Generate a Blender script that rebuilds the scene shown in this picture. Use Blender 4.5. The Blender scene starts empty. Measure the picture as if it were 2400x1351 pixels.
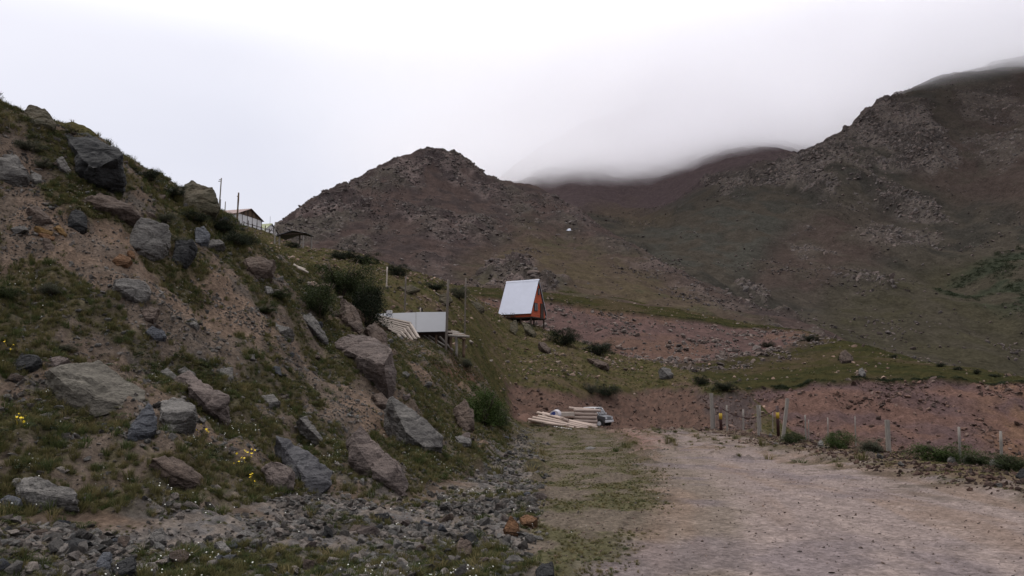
import bpy, bmesh, math, random
import numpy as np
from mathutils import Vector, Matrix, Euler, noise as mnoise

random.seed(7)
RNG = np.random.default_rng(11)
SC = bpy.context.scene
COL = SC.collection

# ------------------------------------------------------------------ camera
FPX, CXP, CYP, HOR, EYE = 1900.0, 1200.0, 675.5, 900.0, 1.6
PITCH = math.atan((HOR - CYP) / FPX)
cam = bpy.data.cameras.new('camera')
cam.sensor_width = 36.0
cam.lens = 36.0 * FPX / 2400.0
cam.clip_start, cam.clip_end = 0.1, 12000
camo = bpy.data.objects.new('camera', cam)
camo.location = (0, 0, EYE)
camo.rotation_euler = (math.pi / 2 + PITCH, 0, 0)
COL.objects.link(camo)
SC.camera = camo

# ------------------------------------------------------------------ world, sun, exposure
SUN_EL, SUN_AZ = math.radians(58), math.radians(-35)      # azimuth from +Y, towards the upper left
world = bpy.data.worlds.new('World')
SC.world = world
world.use_nodes = True
wn, wl = world.node_tree.nodes, world.node_tree.links
wn.clear()
w_out = wn.new('ShaderNodeOutputWorld')
w_bg1 = wn.new('ShaderNodeBackground')
w_bg2 = wn.new('ShaderNodeBackground')
w_add = wn.new('ShaderNodeAddShader')
w_sky = wn.new('ShaderNodeTexSky')
w_sky.sky_type = 'NISHITA'
w_sky.sun_disc = False
w_sky.sun_elevation = SUN_EL
w_sky.sun_rotation = SUN_AZ
w_sky.air_density, w_sky.dust_density = 1.0, 4.0
w_bg1.inputs['Strength'].default_value = 0.05
# the overcast layer: brighter towards the zenith (as an overcast sky is), faint cloud mottling
w_tc = wn.new('ShaderNodeTexCoord')
w_sep = wn.new('ShaderNodeSeparateXYZ')
w_rmp = wn.new('ShaderNodeValToRGB')
w_rmp.color_ramp.interpolation = 'EASE'
els = w_rmp.color_ramp.elements
els[0].position, els[0].color = 0.0, (0.40, 0.39, 0.45, 1)
els[1].position, els[1].color = 1.0, (1.85, 1.84, 1.86, 1)
e = els.new(0.22); e.color = (0.50, 0.49, 0.545, 1)
e = els.new(0.36); e.color = (0.57, 0.56, 0.605, 1)
e = els.new(0.46); e.color = (0.86, 0.86, 0.88, 1)
w_noi = wn.new('ShaderNodeTexNoise')
w_noi.inputs['Scale'].default_value = 2.2
w_noi.inputs['Detail'].default_value = 5
w_noi.inputs['Roughness'].default_value = 0.45
w_map = wn.new('ShaderNodeMapping')
w_map.inputs['Scale'].default_value = (1.0, 1.0, 2.6)
w_mr = wn.new('ShaderNodeMapRange')
w_mr.inputs['From Min'].default_value, w_mr.inputs['From Max'].default_value = 0.3, 0.7
w_mr.inputs['To Min'].default_value, w_mr.inputs['To Max'].default_value = 0.93, 1.07
w_mul = wn.new('ShaderNodeVectorMath'); w_mul.operation = 'SCALE'
wl.new(w_tc.outputs['Generated'], w_sep.inputs[0])
wl.new(w_sep.outputs['Z'], w_rmp.inputs[0])
wl.new(w_tc.outputs['Generated'], w_map.inputs[0])
wl.new(w_map.outputs[0], w_noi.inputs['Vector'])
wl.new(w_noi.outputs[0], w_mr.inputs[0])
wl.new(w_rmp.outputs[0], w_mul.inputs[0])
wl.new(w_mr.outputs[0], w_mul.inputs['Scale'])
wl.new(w_mul.outputs[0], w_bg2.inputs['Color'])
wl.new(w_sky.outputs[0], w_bg1.inputs['Color'])
wl.new(w_bg1.outputs[0], w_add.inputs[0])
wl.new(w_bg2.outputs[0], w_add.inputs[1])
wl.new(w_add.outputs[0], w_out.inputs['Surface'])

sun = bpy.data.lights.new('sun', 'SUN')
sun.energy, sun.angle, sun.color = 1.1, math.radians(22), (1.0, 0.97, 0.93)
suno = bpy.data.objects.new('sun', sun)
sd = Vector((math.sin(SUN_AZ) * math.cos(SUN_EL), math.cos(SUN_AZ) * math.cos(SUN_EL), math.sin(SUN_EL)))
suno.rotation_euler = (-sd).to_track_quat('-Z', 'Y').to_euler()
COL.objects.link(suno)

SC.view_settings.view_transform = 'Standard'
SC.view_settings.look = 'None'
SC.view_settings.exposure = 0.0
SC.view_settings.gamma = 1.0
SC.cycles.use_denoising = True
SC.cycles.max_bounces = 16
SC.cycles.diffuse_bounces = 3
SC.cycles.transparent_max_bounces = 16
SC.cycles.volume_bounces = 14
SC.cycles.volume_step_rate = 1.0
SC.cycles.volume_max_steps = 256

# ------------------------------------------------------------------ picture <-> place
CP, SP = math.cos(PITCH), math.sin(PITCH)
def ut(px, py):
    """Sideways and upward slope (per metre forward) of the sight line through a pixel of the photograph."""
    a = (np.asarray(px, float) - CXP) / FPX
    b = (CYP - np.asarray(py, float)) / FPX
    dy = CP - b * SP
    return a / dy, (SP + b * CP) / dy
def proj(u, t):
    d = CP + t * SP
    a, b = u / d, (t * CP - SP) / d
    return a * FPX + CXP, CYP - b * FPX
def at(px, py, Y):
    u, t = ut(px, py)
    return Vector((float(u) * Y, Y, EYE + float(t) * Y))

# ------------------------------------------------------------------ numpy noise
_TAB = np.random.default_rng(3).random(4096)
_ANG = _TAB * 2 * np.pi
_GX, _GY = np.cos(_ANG), np.sin(_ANG)
def _h(ix, iy, s):
    h = (ix.astype(np.int64) * 374761393 + iy.astype(np.int64) * 668265263 + s * 974634777) & 0x7fffffff
    h = ((h ^ (h >> 13)) * 1274126177) & 0x7fffffff
    return ((h ^ (h >> 16)) & 4095).astype(np.int32)
def perlin(x, y, s=0):
    ix, iy = np.floor(x), np.floor(y)
    fx, fy = x - ix, y - iy
    ux, uy = fx * fx * fx * (fx * (fx * 6 - 15) + 10), fy * fy * fy * (fy * (fy * 6 - 15) + 10)
    def g(a, b):
        k = _h(ix + a, iy + b, s)
        return _GX[k] * (fx - a) + _GY[k] * (fy - b)
    n0 = g(0, 0) * (1 - ux) + g(1, 0) * ux
    n1 = g(0, 1) * (1 - ux) + g(1, 1) * ux
    return (n0 * (1 - uy) + n1 * uy) * 1.5
def fbm(x, y, o=4, s=0, gain=0.5):
    r, a, f = 0.0, 1.0, 1.0
    for k in range(o):
        r = r + a * perlin(x * f + 17.3 * k, y * f - 9.1 * k, s + k)
        a *= gain; f *= 2.03
    return r
def ridged(x, y, o=4, s=0):
    r, a, f = 0.0, 1.0, 1.0
    for k in range(o):
        r = r + a * (1 - 2 * np.abs(perlin(x * f + 5.7 * k, y * f + 3.1 * k, s + k)))
        a *= 0.5; f *= 2.1
    return r
def worley(x, y, s=0):
    ix, iy = np.floor(x), np.floor(y)
    f1 = np.full(x.shape, 9.0); f2 = f1.copy(); idv = np.zeros(x.shape)
    for a in (-1, 0, 1):
        for b in (-1, 0, 1):
            k = _h(ix + a, iy + b, s); k2 = _h(ix + a, iy + b, s + 71)
            d = np.hypot(ix + a + _TAB[k] - x, iy + b + _TAB[k2] - y)
            near = d < f1
            f2 = np.where(near, f1, np.minimum(f2, d))
            idv = np.where(near, _TAB[(k + 7) & 4095], idv)
            f1 = np.where(near, d, f1)
    return f1, f2, idv
def sst(a, b, x):
    t = np.clip((x - a) / (b - a), 0, 1)
    return t * t * (3 - 2 * t)
def polydist(px, py, poly):
    """Signed distance (inside positive) to a polygon."""
    P = np.array(poly, float)
    best = np.full(px.shape, 1e18); inside = np.zeros(px.shape, bool)
    n = len(P)
    for i in range(n):
        ax, ay = P[i]; bx, by = P[(i + 1) % n]
        dx, dy = bx - ax, by - ay
        t = np.clip(((px - ax) * dx + (py - ay) * dy) / (dx * dx + dy * dy + 1e-9), 0, 1)
        best = np.minimum(best, (px - ax - t * dx) ** 2 + (py - ay - t * dy) ** 2)
        c = (ay > py) != (by > py)
        inside ^= c & (px < (bx - ax) * (py - ay) / (by - ay + 1e-12) + ax)
    return np.where(inside, 1, -1) * np.sqrt(best)

# ------------------------------------------------------------------ materials
KLIGHT = 1.45          # what a level surface gathers from this sky; photograph colour / KLIGHT = base colour
def s2l(c):
    c = np.asarray(c, float) / 255.0
    return np.where(c <= 0.04045, c / 12.92, ((c + 0.055) / 1.055) ** 2.4)
def alb(*c):
    return s2l(c) / KLIGHT
_M = {}
class NT:
    def __init__(s, name):
        s.m = bpy.data.materials.new(name); s.m.use_nodes = True
        s.t = s.m.node_tree; s.n = s.t.nodes; s.l = s.t.links
        s.b = s.n['Principled BSDF']
        s.b.inputs['Roughness'].default_value = 0.9
        s.b.inputs['Specular IOR Level'].default_value = 0.2
        s.tc = s.n.new('ShaderNodeTexCoord')
    def set(s, inp, v):
        if hasattr(v, 'is_linked') or hasattr(v, 'node'):
            s.l.new(v, inp)
        else:
            inp.default_value = v
    def noise(s, scale, det=4, rough=0.55, vec=None, stretch=None):
        n = s.n.new('ShaderNodeTexNoise')
        n.inputs['Scale'].default_value = scale; n.inputs['Detail'].default_value = det; n.inputs['Roughness'].default_value = rough
        v = vec or s.tc.outputs['Object']
        if stretch:
            mp = s.n.new('ShaderNodeMapping'); mp.inputs['Scale'].default_value = stretch
            s.l.new(v, mp.inputs[0]); v = mp.outputs[0]
        s.l.new(v, n.inputs['Vector'])
        return n.outputs[0]
    def voro(s, scale, feature='F1', out='Distance', vec=None):
        n = s.n.new('ShaderNodeTexVoronoi'); n.feature = feature
        n.inputs['Scale'].default_value = scale
        s.l.new(vec or s.tc.outputs['Object'], n.inputs['Vector'])
        return n.outputs[out]
    def ramp(s, v, a, b, lo=0.0, hi=1.0):
        n = s.n.new('ShaderNodeMapRange')
        for k, x in zip(('From Min', 'From Max', 'To Min', 'To Max'), (a, b, lo, hi)): n.inputs[k].default_value = x
        s.l.new(v, n.inputs[0]); return n.outputs[0]
    def mix(s, f, a, b, mode='MIX'):
        n = s.n.new('ShaderNodeMix'); n.data_type = 'RGBA'; n.blend_type = mode
        s.set(n.inputs[0], f)
        for k, c in ((6, a), (7, b)):
            if isinstance(c, (tuple, list, np.ndarray)):
                c = tuple(float(q) for q in c[:3]) + (1.0,)
            s.set(n.inputs[k], c)
        return n.outputs[2]
    def math(s, op, a, b=0.0):
        n = s.n.new('ShaderNodeMath'); n.operation = op
        s.set(n.inputs[0], a); s.set(n.inputs[1], b); return n.outputs[0]
    def bump(s, h, strength, dist, prev=None):
        n = s.n.new('ShaderNodeBump'); n.inputs['Strength'].default_value = strength; n.inputs['Distance'].default_value = dist
        s.l.new(h, n.inputs['Height'])
        if prev is not None: s.l.new(prev, n.inputs['Normal'])
        s.l.new(n.outputs[0], s.b.inputs['Normal']); return n.outputs[0]
    def color(s, c):
        if isinstance(c, (tuple, list, np.ndarray)): c = tuple(float(q) for q in c[:3]) + (1.0,)
        s.set(s.b.inputs['Base Color'], c); return s

def terrain_mat(name, scales, amp, bumpd):
    t = NT(name)
    at_ = t.n.new('ShaderNodeVertexColor'); at_.layer_name = 'Col'
    c = at_.outputs[0]
    for sc_, a in zip(scales, amp):
        n = t.noise(sc_, 3, 0.62)
        g = t.ramp(n, 0.25, 0.75, 1 - a, 1 + a)
        mul = t.n.new('ShaderNodeVectorMath'); mul.operation = 'SCALE'
        t.l.new(c, mul.inputs[0]); t.l.new(g, mul.inputs['Scale']); c = mul.outputs[0]
    # stones as cells: each a little lighter or darker
    v = t.voro(scales[0] * 2.2, 'F1', 'Color')
    sp = t.n.new('ShaderNodeSeparateColor'); t.l.new(v, sp.inputs[0])
    g = t.ramp(sp.outputs[0], 0, 1, 1 - amp[0] * 0.7, 1 + amp[0] * 0.7)
    mul = t.n.new('ShaderNodeVectorMath'); mul.operation = 'SCALE'
    t.l.new(c, mul.inputs[0]); t.l.new(g, mul.inputs['Scale']); c = mul.outputs[0]
    t.color(c)
    t.bump(t.noise(scales[0], 3, 0.65), 0.9, bumpd)
    t.b.inputs['Roughness'].default_value = 1.0
    t.b.inputs['Specular IOR Level'].default_value = 0.0
    return t.m

def rock_mat(name, c, c2=None, scale=3.0, lichen=0.25, lich_col=None, obj_random=False, warm=0.75):
    if name in _M: return _M[name]
    t = NT(name)
    c2 = c2 if c2 is not None else np.array(c) * 0.62
    lich_col = lich_col if lich_col is not None else np.array(c) * 1.5 + 0.015
    col = t.mix(t.ramp(t.noise(scale, 6, 0.62), 0.35, 0.65), c, c2)
    vein = t.noise(scale * 1.2, 5, 0.6, stretch=(1, 0.6, 4.5))
    col = t.mix(t.ramp(vein, 0.42, 0.62, 0.0, 0.55), col, np.array(c) * 0.55)
    if lichen:
        col = t.mix(t.ramp(t.noise(scale * 2.7, 4, 0.7), 0.58, 0.72, 0, lichen), col, lich_col)
    sp = t.ramp(t.noise(scale * 14, 3, 0.7), 0.3, 0.7, 0.72, 1.28)
    ml = t.n.new('ShaderNodeVectorMath'); ml.operation = 'SCALE'
    t.l.new(col, ml.inputs[0]); t.l.new(sp, ml.inputs['Scale']); col = ml.outputs[0]
    if obj_random:
        oi = t.n.new('ShaderNodeObjectInfo')
        hs = t.n.new('ShaderNodeHueSaturation')
        t.l.new(t.ramp(oi.outputs['Random'], 0, 1, 0.5, 1.65), hs.inputs['Value'])
        fr = t.math('FRACT', t.math('MULTIPLY', oi.outputs['Random'], 17.3))
        col2 = t.mix(t.ramp(fr, 0.0, 1.0, 0.0, warm), col, np.array([c[0] * 1.25, c[1] * 0.9, c[2] * 0.72]))
        t.l.new(col2, hs.inputs['Color']); col = hs.outputs[0]
    t.color(col)
    b = t.bump(t.noise(scale * 4, 5, 0.72), 0.9, 0.07)
    t.bump(t.noise(scale * 1.5, 5, 0.6, stretch=(1, 0.6, 5)), 0.7, 0.08, b)
    t.b.inputs['Roughness'].default_value = 0.85
    t.b.inputs['Specular IOR Level'].default_value = 0.12
    _M[name] = t.m
    return t.m

def plain_mat(name, c, rough=0.8, metal=0.0, var=0.18, scale=6.0, stretch=None, spec=0.3, bump=0.0):
    if name in _M: return _M[name]
    t = NT(name)
    n = t.noise(scale, 5, 0.6, stretch=stretch)
    col = t.mix(t.ramp(n, 0.3, 0.7), np.array(c) * (1 - var), np.array(c) * (1 + var))
    t.color(col)
    t.b.inputs['Roughness'].default_value = rough; t.b.inputs['Metallic'].default_value = metal
    t.b.inputs['Specular IOR Level'].default_value = spec
    if bump: t.bump(n, 0.6, bump)
    _M[name] = t.m
    return t.m

def leaf_mat(name, c1, c2, trans=0.25):
    if name in _M: return _M[name]
    t = NT(name)
    oi = t.n.new('ShaderNodeObjectInfo')
    geo = t.n.new('ShaderNodeNewGeometry')
    f = t.math('FRACT', t.math('ADD', geo.outputs['Random Per Island'], oi.outputs['Random']))
    f2 = t.ramp(t.noise(4.5, 2, 0.5), 0.32, 0.68)
    f = t.math('ADD', t.math('MULTIPLY', f, 0.45), t.math('MULTIPLY', f2, 0.55))
    col = t.mix(f, np.array(c1) * 1.15, np.array(c2) * 0.85)
    t.color(col)
    t.b.inputs['Roughness'].default_value = 0.8; t.b.inputs['Specular IOR Level'].default_value = 0.1
    tr = t.n.new('ShaderNodeBsdfTranslucent'); t.l.new(col, tr.inputs[0])
    mx = t.n.new('ShaderNodeMixShader'); mx.inputs[0].default_value = trans
    t.l.new(t.b.outputs[0], mx.inputs[1]); t.l.new(tr.outputs[0], mx.inputs[2])
    t.l.new(mx.outputs[0], t.n['Material Output'].inputs[0])
    _M[name] = t.m
    return t.m

# ------------------------------------------------------------------ object helpers
def tag(o, label=None, cat=None, group=None, kind=None):
    for k, v in (('label', label), ('category', cat), ('group', group), ('kind', kind)):
        if v: o[k] = v
    return o
def link(name, me, mat=None, parent=None):
    o = bpy.data.objects.new(name, me); COL.objects.link(o)
    if mat is not None and me is not None and not me.materials: me.materials.append(mat)
    if parent is not None: o.parent = parent
    return o
def empty(name, loc=(0, 0, 0), rz=0.0, label=None, cat=None, group=None):
    o = bpy.data.objects.new(name, None); COL.objects.link(o)
    o.location = loc; o.rotation_euler = (0, 0, rz); o.empty_display_size = 0.2
    return tag(o, label, cat, group)
def mesh_np(name, V, F, smooth=True):
    me = bpy.data.meshes.new(name)
    V = np.asarray(V, np.float32); F = np.asarray(F, np.int32)
    me.vertices.add(len(V)); me.vertices.foreach_set('co', V.ravel())
    k = F.shape[1]
    me.loops.add(F.size); me.loops.foreach_set('vertex_index', F.ravel())
    me.polygons.add(len(F))
    me.polygons.foreach_set('loop_start', np.arange(0, F.size, k, dtype=np.int32))
    me.polygons.foreach_set('use_smooth', np.full(len(F), smooth))
    me.update(calc_edges=True)
    return me
class MB:
    """collects boxes, bars and tubes into one mesh"""
    def __init__(s): s.bm = bmesh.new()
    def box(s, c, size, rot=None):
        m = Matrix.Translation(Vector(c)) @ (rot.to_matrix().to_4x4() if rot is not None else Matrix()) @ Matrix.Diagonal((size[0], size[1], size[2], 1))
        bmesh.ops.create_cube(s.bm, size=1, matrix=m); return s
    def tube(s, a, b, r0, r1=None, seg=8, wob=0.0):
        a, b = Vector(a), Vector(b); r1 = r0 if r1 is None else r1
        d = b - a; q = d.to_track_quat('Z', 'Y').to_matrix().to_4x4()
        n = 5 if wob else 1
        rings = []
        for i in range(n + 1):
            f = i / n; r = r0 + (r1 - r0) * f
            off = Vector((random.uniform(-wob, wob), random.uniform(-wob, wob), 0)) if wob else Vector()
            rr = r * (random.uniform(0.9, 1.1) if wob else 1)
            rings.append([s.bm.verts.new((Matrix.Translation(a) @ q) @ (Vector((rr * math.cos(k * 2 * math.pi / seg), rr * math.sin(k * 2 * math.pi / seg), d.length * f)) + off)) for k in range(seg)])
        for i in range(n):
            for k in range(seg):
                fc = s.bm.faces.new((rings[i][k], rings[i][(k + 1) % seg], rings[i + 1][(k + 1) % seg], rings[i + 1][k])); fc.smooth = True
        s.bm.faces.new(rings[0][::-1]); s.bm.faces.new(rings[-1]); return s
    def poly(s, pts, thick=None, n=None):
        vs = [s.bm.verts.new(Vector(p)) for p in pts]
        f = s.bm.faces.new(vs)
        if thick:
            r = bmesh.ops.extrude_face_region(s.bm, geom=[f])
            f.normal_update(); nn = Vector(n) if n is not None else f.normal
            for v in r['geom']:
                if isinstance(v, bmesh.types.BMVert): v.co += nn * thick
        return s
    def build(s, name, mat, parent=None, bevel=0.0):
        bmesh.ops.recalc_face_normals(s.bm, faces=s.bm.faces)
        if bevel: bmesh.ops.bevel(s.bm, geom=list(s.bm.edges), offset=bevel, segments=1, affect='EDGES')
        me = bpy.data.meshes.new(name); s.bm.to_mesh(me); s.bm.free()
        return link(name, me, mat, parent)

# ------------------------------------------------------------------ terrain sheets
def tps_fit(pts, vals, lam):
    n = len(pts)
    d = np.sqrt(((pts[:, None] - pts[None]) ** 2).sum(-1))
    K = np.where(d > 0, d * d * np.log(d + 1e-12), 0) + lam * np.eye(n)
    Pm = np.c_[np.ones(n), pts]
    A = np.zeros((n + 3, n + 3)); A[:n, :n] = K; A[:n, n:] = Pm; A[n:, :n] = Pm.T
    return np.linalg.solve(A, np.r_[vals, np.zeros(3)])
def tps_eval(w, pts, X):
    n = len(pts); out = np.empty(len(X))
    for i in range(0, len(X), 40000):
        x = X[i:i + 40000]
        d2 = ((x[:, None] - pts[None]) ** 2).sum(-1)
        out[i:i + 40000] = (0.5 * d2 * np.log(d2 + 1e-20)) @ w[:n] + w[n] + x @ w[n + 1:]
    return out
FAR = 1.3
class Sheet:
    def __init__(s, ctrl, pxr, Yr, nu, ns, ku=2.0, lam=1e-4, far=1.0):
        P, T = [], []
        Yr = (Yr[0] * far, Yr[1] * far)
        for px, rows in ctrl.items():
            for Y, py in rows:
                Y = Y * far
                u, t = ut(px, py); P.append((u * ku, math.log(Y))); T.append(t)
        P, T = np.array(P), np.array(T)
        w = tps_fit(P, T, lam)
        u0, u1 = ut(pxr[0], 700)[0], ut(pxr[1], 700)[0]
        s.u = np.linspace(u0, u1, nu); s.s = np.linspace(math.log(Yr[0]), math.log(Yr[1]), ns)
        s.nu, s.ns = nu, ns
        # evaluate on a coarse grid, then refine bilinearly-smoothly (the spline is smooth)
        cu, cs = np.linspace(u0, u1, max(40, nu // 4)), np.linspace(s.s[0], s.s[-1], max(40, ns // 4))
        G = np.stack(np.meshgrid(cu, cs, indexing='ij'), -1)
        Tc = tps_eval(w, P, (G.reshape(-1, 2) * np.array([ku, 1]))).reshape(len(cu), len(cs))
        fu = np.interp(s.u, cu, np.arange(len(cu))); fs = np.interp(s.s, cs, np.arange(len(cs)))
        Tr = np.stack([np.interp(fs, np.arange(len(cs)), Tc[i]) for i in range(len(cu))])
        i0 = np.minimum(fu.astype(int), len(cu) - 2); fr = (fu - i0)[:, None]
        Tg = Tr[i0] * (1 - fr) + Tr[i0 + 1] * fr
        for _ in range(3):   # soften the refinement's creases
            Tg[1:-1] = (Tg[:-2] + 2 * Tg[1:-1] + Tg[2:]) / 4
            Tg[:, 1:-1] = (Tg[:, :-2] + 2 * Tg[:, 1:-1] + Tg[:, 2:]) / 4
        s.Y = np.exp(s.s)[None, :].repeat(nu, 0)
        s.X = s.u[:, None] * s.Y
        s.Z = EYE + Tg * s.Y
        s.update()
    def update(s):
        s.T = (s.Z - EYE) / s.Y
        s.PX, s.PY = proj(s.u[:, None].repeat(s.ns, 1), s.T)
        run = np.maximum.accumulate(s.T, axis=1)
        s.vis = (s.T >= run - 0.006) & (s.PX > -70) & (s.PX < 2470) & (s.PY < 1400)
    def grad(s):
        du, ds = s.u[1] - s.u[0], s.s[1] - s.s[0]
        zu, zs = np.gradient(s.Z, du, ds)
        dzdx = zu / s.Y
        dzdy = zs / s.Y - s.u[:, None] * dzdx
        return dzdx, dzdy
    def depth(s, px, py, default=None):
        u, t = ut(px, py)
        c = np.interp(u, s.u, np.arange(s.nu)); i = min(int(c), s.nu - 2); f = c - i
        col = s.T[i] * (1 - f) + s.T[i + 1] * f
        k = np.nonzero(col >= t)[0]
        if len(k) == 0 or k[0] == 0:
            if default is not None: return default
            k = [int(np.argmax(col))]
            return float(math.exp(s.s[k[0]]))
        k = k[0]; g = (t - col[k - 1]) / (col[k] - col[k - 1] + 1e-12)
        return float(math.exp(s.s[k - 1] + g * (s.s[k] - s.s[k - 1])))
    def z(s, x, y):
        c = np.interp(x / y, s.u, np.arange(s.nu)); r = np.interp(math.log(y), s.s, np.arange(s.ns))
        i, j = min(int(c), s.nu - 2), min(int(r), s.ns - 2); f, g = c - i, r - j
        Z = s.Z
        return float((Z[i, j] * (1 - f) + Z[i + 1, j] * f) * (1 - g) + (Z[i, j + 1] * (1 - f) + Z[i + 1, j + 1] * f) * g)
    def spot(s, px, py):
        Y = s.depth(px, py); p = at(px, py, Y)
        return Vector((p.x, p.y, s.z(p.x, p.y)))
    def build(s, name, col, mat):
        V = np.stack([s.X, s.Y, s.Z], -1).reshape(-1, 3)
        i, j = np.meshgrid(np.arange(s.nu - 1), np.arange(s.ns - 1), indexing='ij')
        a = (i * s.ns + j).ravel()
        F = np.stack([a, a + s.ns, a + s.ns + 1, a + 1], -1)
        me = mesh_np(name, V, F)
        ca = me.color_attributes.new('Col', 'FLOAT_COLOR', 'POINT')
        c4 = np.ones((len(V), 4), np.float32); c4[:, :3] = np.clip(col.reshape(-1, 3), 0.004, 0.9)
        ca.data.foreach_set('color', c4.ravel())
        o = link(name, me, mat); tag(o, kind='structure'); return o

def lerp(a, b, m):
    return a * (1 - m[..., None]) + b * m[..., None]

# ================================================================== NEAR GROUND (slope, road, verge, green hillside)
A_CTRL = {
 -400: [(3, 2000), (5, 1500), (6, 1300), (7.5, 1080), (9, 880), (11, 640), (13, 400), (15, 160), (17, 60), (25, 100), (60, 200), (200, 400)],
 0:   [(3, 1930), (5, 1480), (6, 1351), (7, 1255), (7.7, 1185), (9.3, 1000), (10.7, 850), (12, 700), (13.4, 550), (15, 400), (16.6, 262), (19, 272), (26, 310), (50, 370), (200, 480)],
 200: [(5, 1480), (6.2, 1351), (7.6, 1220), (9.6, 1020), (11.3, 850), (12.8, 700), (14.3, 560), (16, 430), (17.6, 322), (20, 332), (30, 380), (60, 430), (200, 500)],
 400: [(3, 1930), (5, 1500), (6.5, 1351), (8.2, 1200), (10, 1050), (11.8, 900), (13.5, 750), (15.3, 620), (17.2, 520), (19, 452), (22, 460), (30, 485), (60, 500), (110, 505), (200, 515)],
 520: [(6.5, 1351), (8.6, 1200), (11.5, 1000), (14.4, 800), (17, 650), (18.6, 570), (20.5, 515), (24, 528), (40, 530), (90, 528), (150, 520), (200, 530)],
 640: [(3, 1930), (6.55, 1351), (9, 1200), (10.8, 1100), (13, 950), (15.3, 800), (17.3, 700), (19.5, 640), (22, 606), (30, 597), (60, 591), (100, 581), (120, 575), (150, 553), (175, 553), (220, 580)],
 710: [(6.6, 1351), (9.3, 1200), (12.5, 1050), (16, 880), (19.5, 740), (23, 670), (28, 640), (45, 618), (80, 600), (112, 587), (135, 584), (160, 588), (220, 620)],
 800: [(5, 1505), (6.6, 1351), (9.6, 1200), (11, 1150), (14.2, 1000), (18, 850), (22, 750), (27, 700), (45, 650), (70, 618), (105, 590), (140, 597), (220, 650)],
 900: [(6.6, 1351), (9.9, 1200), (11.6, 1145), (14.5, 1030), (18, 915), (22, 845), (26, 812), (33, 798), (39, 790), (43, 768), (60, 688), (85, 638)],
 960: [(3, 1930), (6.6, 1351), (10, 1200), (12, 1140), (14.7, 1050), (18.5, 950), (26, 850), (34, 816), (40, 802), (45, 765), (60, 708), (85, 657), (98, 643), (130, 665), (220, 740)],
 1100:[(5, 1510), (6.65, 1351), (10, 1205), (14, 1128), (18, 1088), (24, 1010), (33, 905), (46, 835), (66, 765), (90, 714), (106, 693), (135, 715), (220, 800)],
 1200:[(3, 1930), (6.65, 1351), (12, 1157), (20, 1085), (30, 1049), (42, 1020), (52, 1003), (60, 980), (68, 940), (76, 890), (90, 832), (105, 780), (117, 747), (130, 757), (155, 830), (220, 900)],
 1290:[(6.65, 1351), (12, 1157), (20, 1085), (30, 1049), (45, 1018), (54, 1006), (62, 987), (70, 932), (77, 890), (91, 840), (108, 790), (116, 778), (126, 795), (155, 900), (220, 950)],
 1430:[(3, 1930), (6.65, 1351), (12, 1157), (20, 1085), (30, 1049), (45, 1018), (58, 1001), (64, 999), (71, 1003), (76, 990), (83, 918), (92, 881), (106, 841), (114, 826), (124, 840), (155, 940), (220, 980)],
 1600:[(6.65, 1351), (12, 1157), (20, 1085), (30, 1049), (45, 1019), (58, 1002), (64, 1002), (72, 1010), (78, 990), (85, 922), (95, 880), (104, 868), (116, 886), (155, 970), (220, 1000)],
 1740:[(3, 1930), (6.65, 1351), (12, 1157), (20, 1086), (30, 1050), (45, 1022), (54, 1014), (64, 1014), (72, 1010), (78, 980), (86, 918), (91, 914), (100, 950), (130, 1000), (220, 1030)],
 1830:[(12, 1157), (20, 1086), (30, 1052), (40, 1034), (46, 1028), (54, 1031), (66, 1026), (76, 1005), (90, 1005), (130, 1030), (220, 1050)],
 1920:[(3, 1930), (6.65, 1351), (12, 1159), (20, 1073), (25, 1045), (28, 1038), (36, 1066), (70, 1072), (135, 1066), (220, 1066)],
 2100:[(6.65, 1351), (10, 1207), (15, 1117), (19.5, 1075), (23, 1066), (30, 1105), (70, 1090), (220, 1080)],
 2400:[(3, 1930), (6.7, 1351), (11.3, 1172), (15.5, 1112), (19, 1098), (26, 1150), (70, 1110), (220, 1090)],
 2800:[(3, 1930), (6.7, 1351), (9.5, 1240), (13, 1160), (16, 1150), (24, 1220), (70, 1150), (220, 1110)],
}
A = Sheet(A_CTRL, (-330, 2700), (3.6, 215), 760, 640, ku=2.2, lam=2e-5)
X, Y, PX, PY = A.X, A.Y, A.PX, A.PY
wob = 14 * fbm(X * 0.5, Y * 0.5, 4, 5)
wobn = 26 * fbm(X * 1.1, Y * 1.1, 4, 5)
def pm(poly, soft=10.0, w=None, S=None):
    S = S or A
    ww = wob if w is None else w
    return sst(-soft, soft, polydist(S.PX, S.PY, poly) + ww)
near = Y < 45
ROADL = [(1425, 1001), (1470, 1040), (1530, 1110), (1550, 1190), (1500, 1260), (1380, 1351), (1250, 1600)]
ROADR = [(3000, 1600), (2800, 1262), (2400, 1168), (2100, 1108), (1900, 1064), (1750, 1030), (1650, 1008), (1600, 1000)]
road = pm(ROADL + ROADR, 45, 1.9 * wobn) * (Y < 72)
road_core = pm([(1520, 1000), (1640, 1060), (1760, 1200), (1700, 1600), (3000, 1600), (2500, 1205), (2100, 1120), (1750, 1040), (1590, 1000)], 40, wobn) * (Y < 72)
rubble = pm([(-200, 1225), (150, 1240), (400, 1210), (640, 1182), (800, 1160), (960, 1172), (1125, 1130), (1200, 1040), (1228, 1010), (1242, 1035), (1262, 1130), (1245, 1240), (1240, 1600), (-200, 1600)], 30, 1.6 * wobn) * (Y < 58)
flat_l = pm([(1190, 1000), (1430, 1000), (1560, 1120), (1560, 1210), (1450, 1351), (1180, 1500), (1240, 1200), (1270, 1120), (1240, 1040)], 40, 1.4 * wobn) * (Y < 66)
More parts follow.
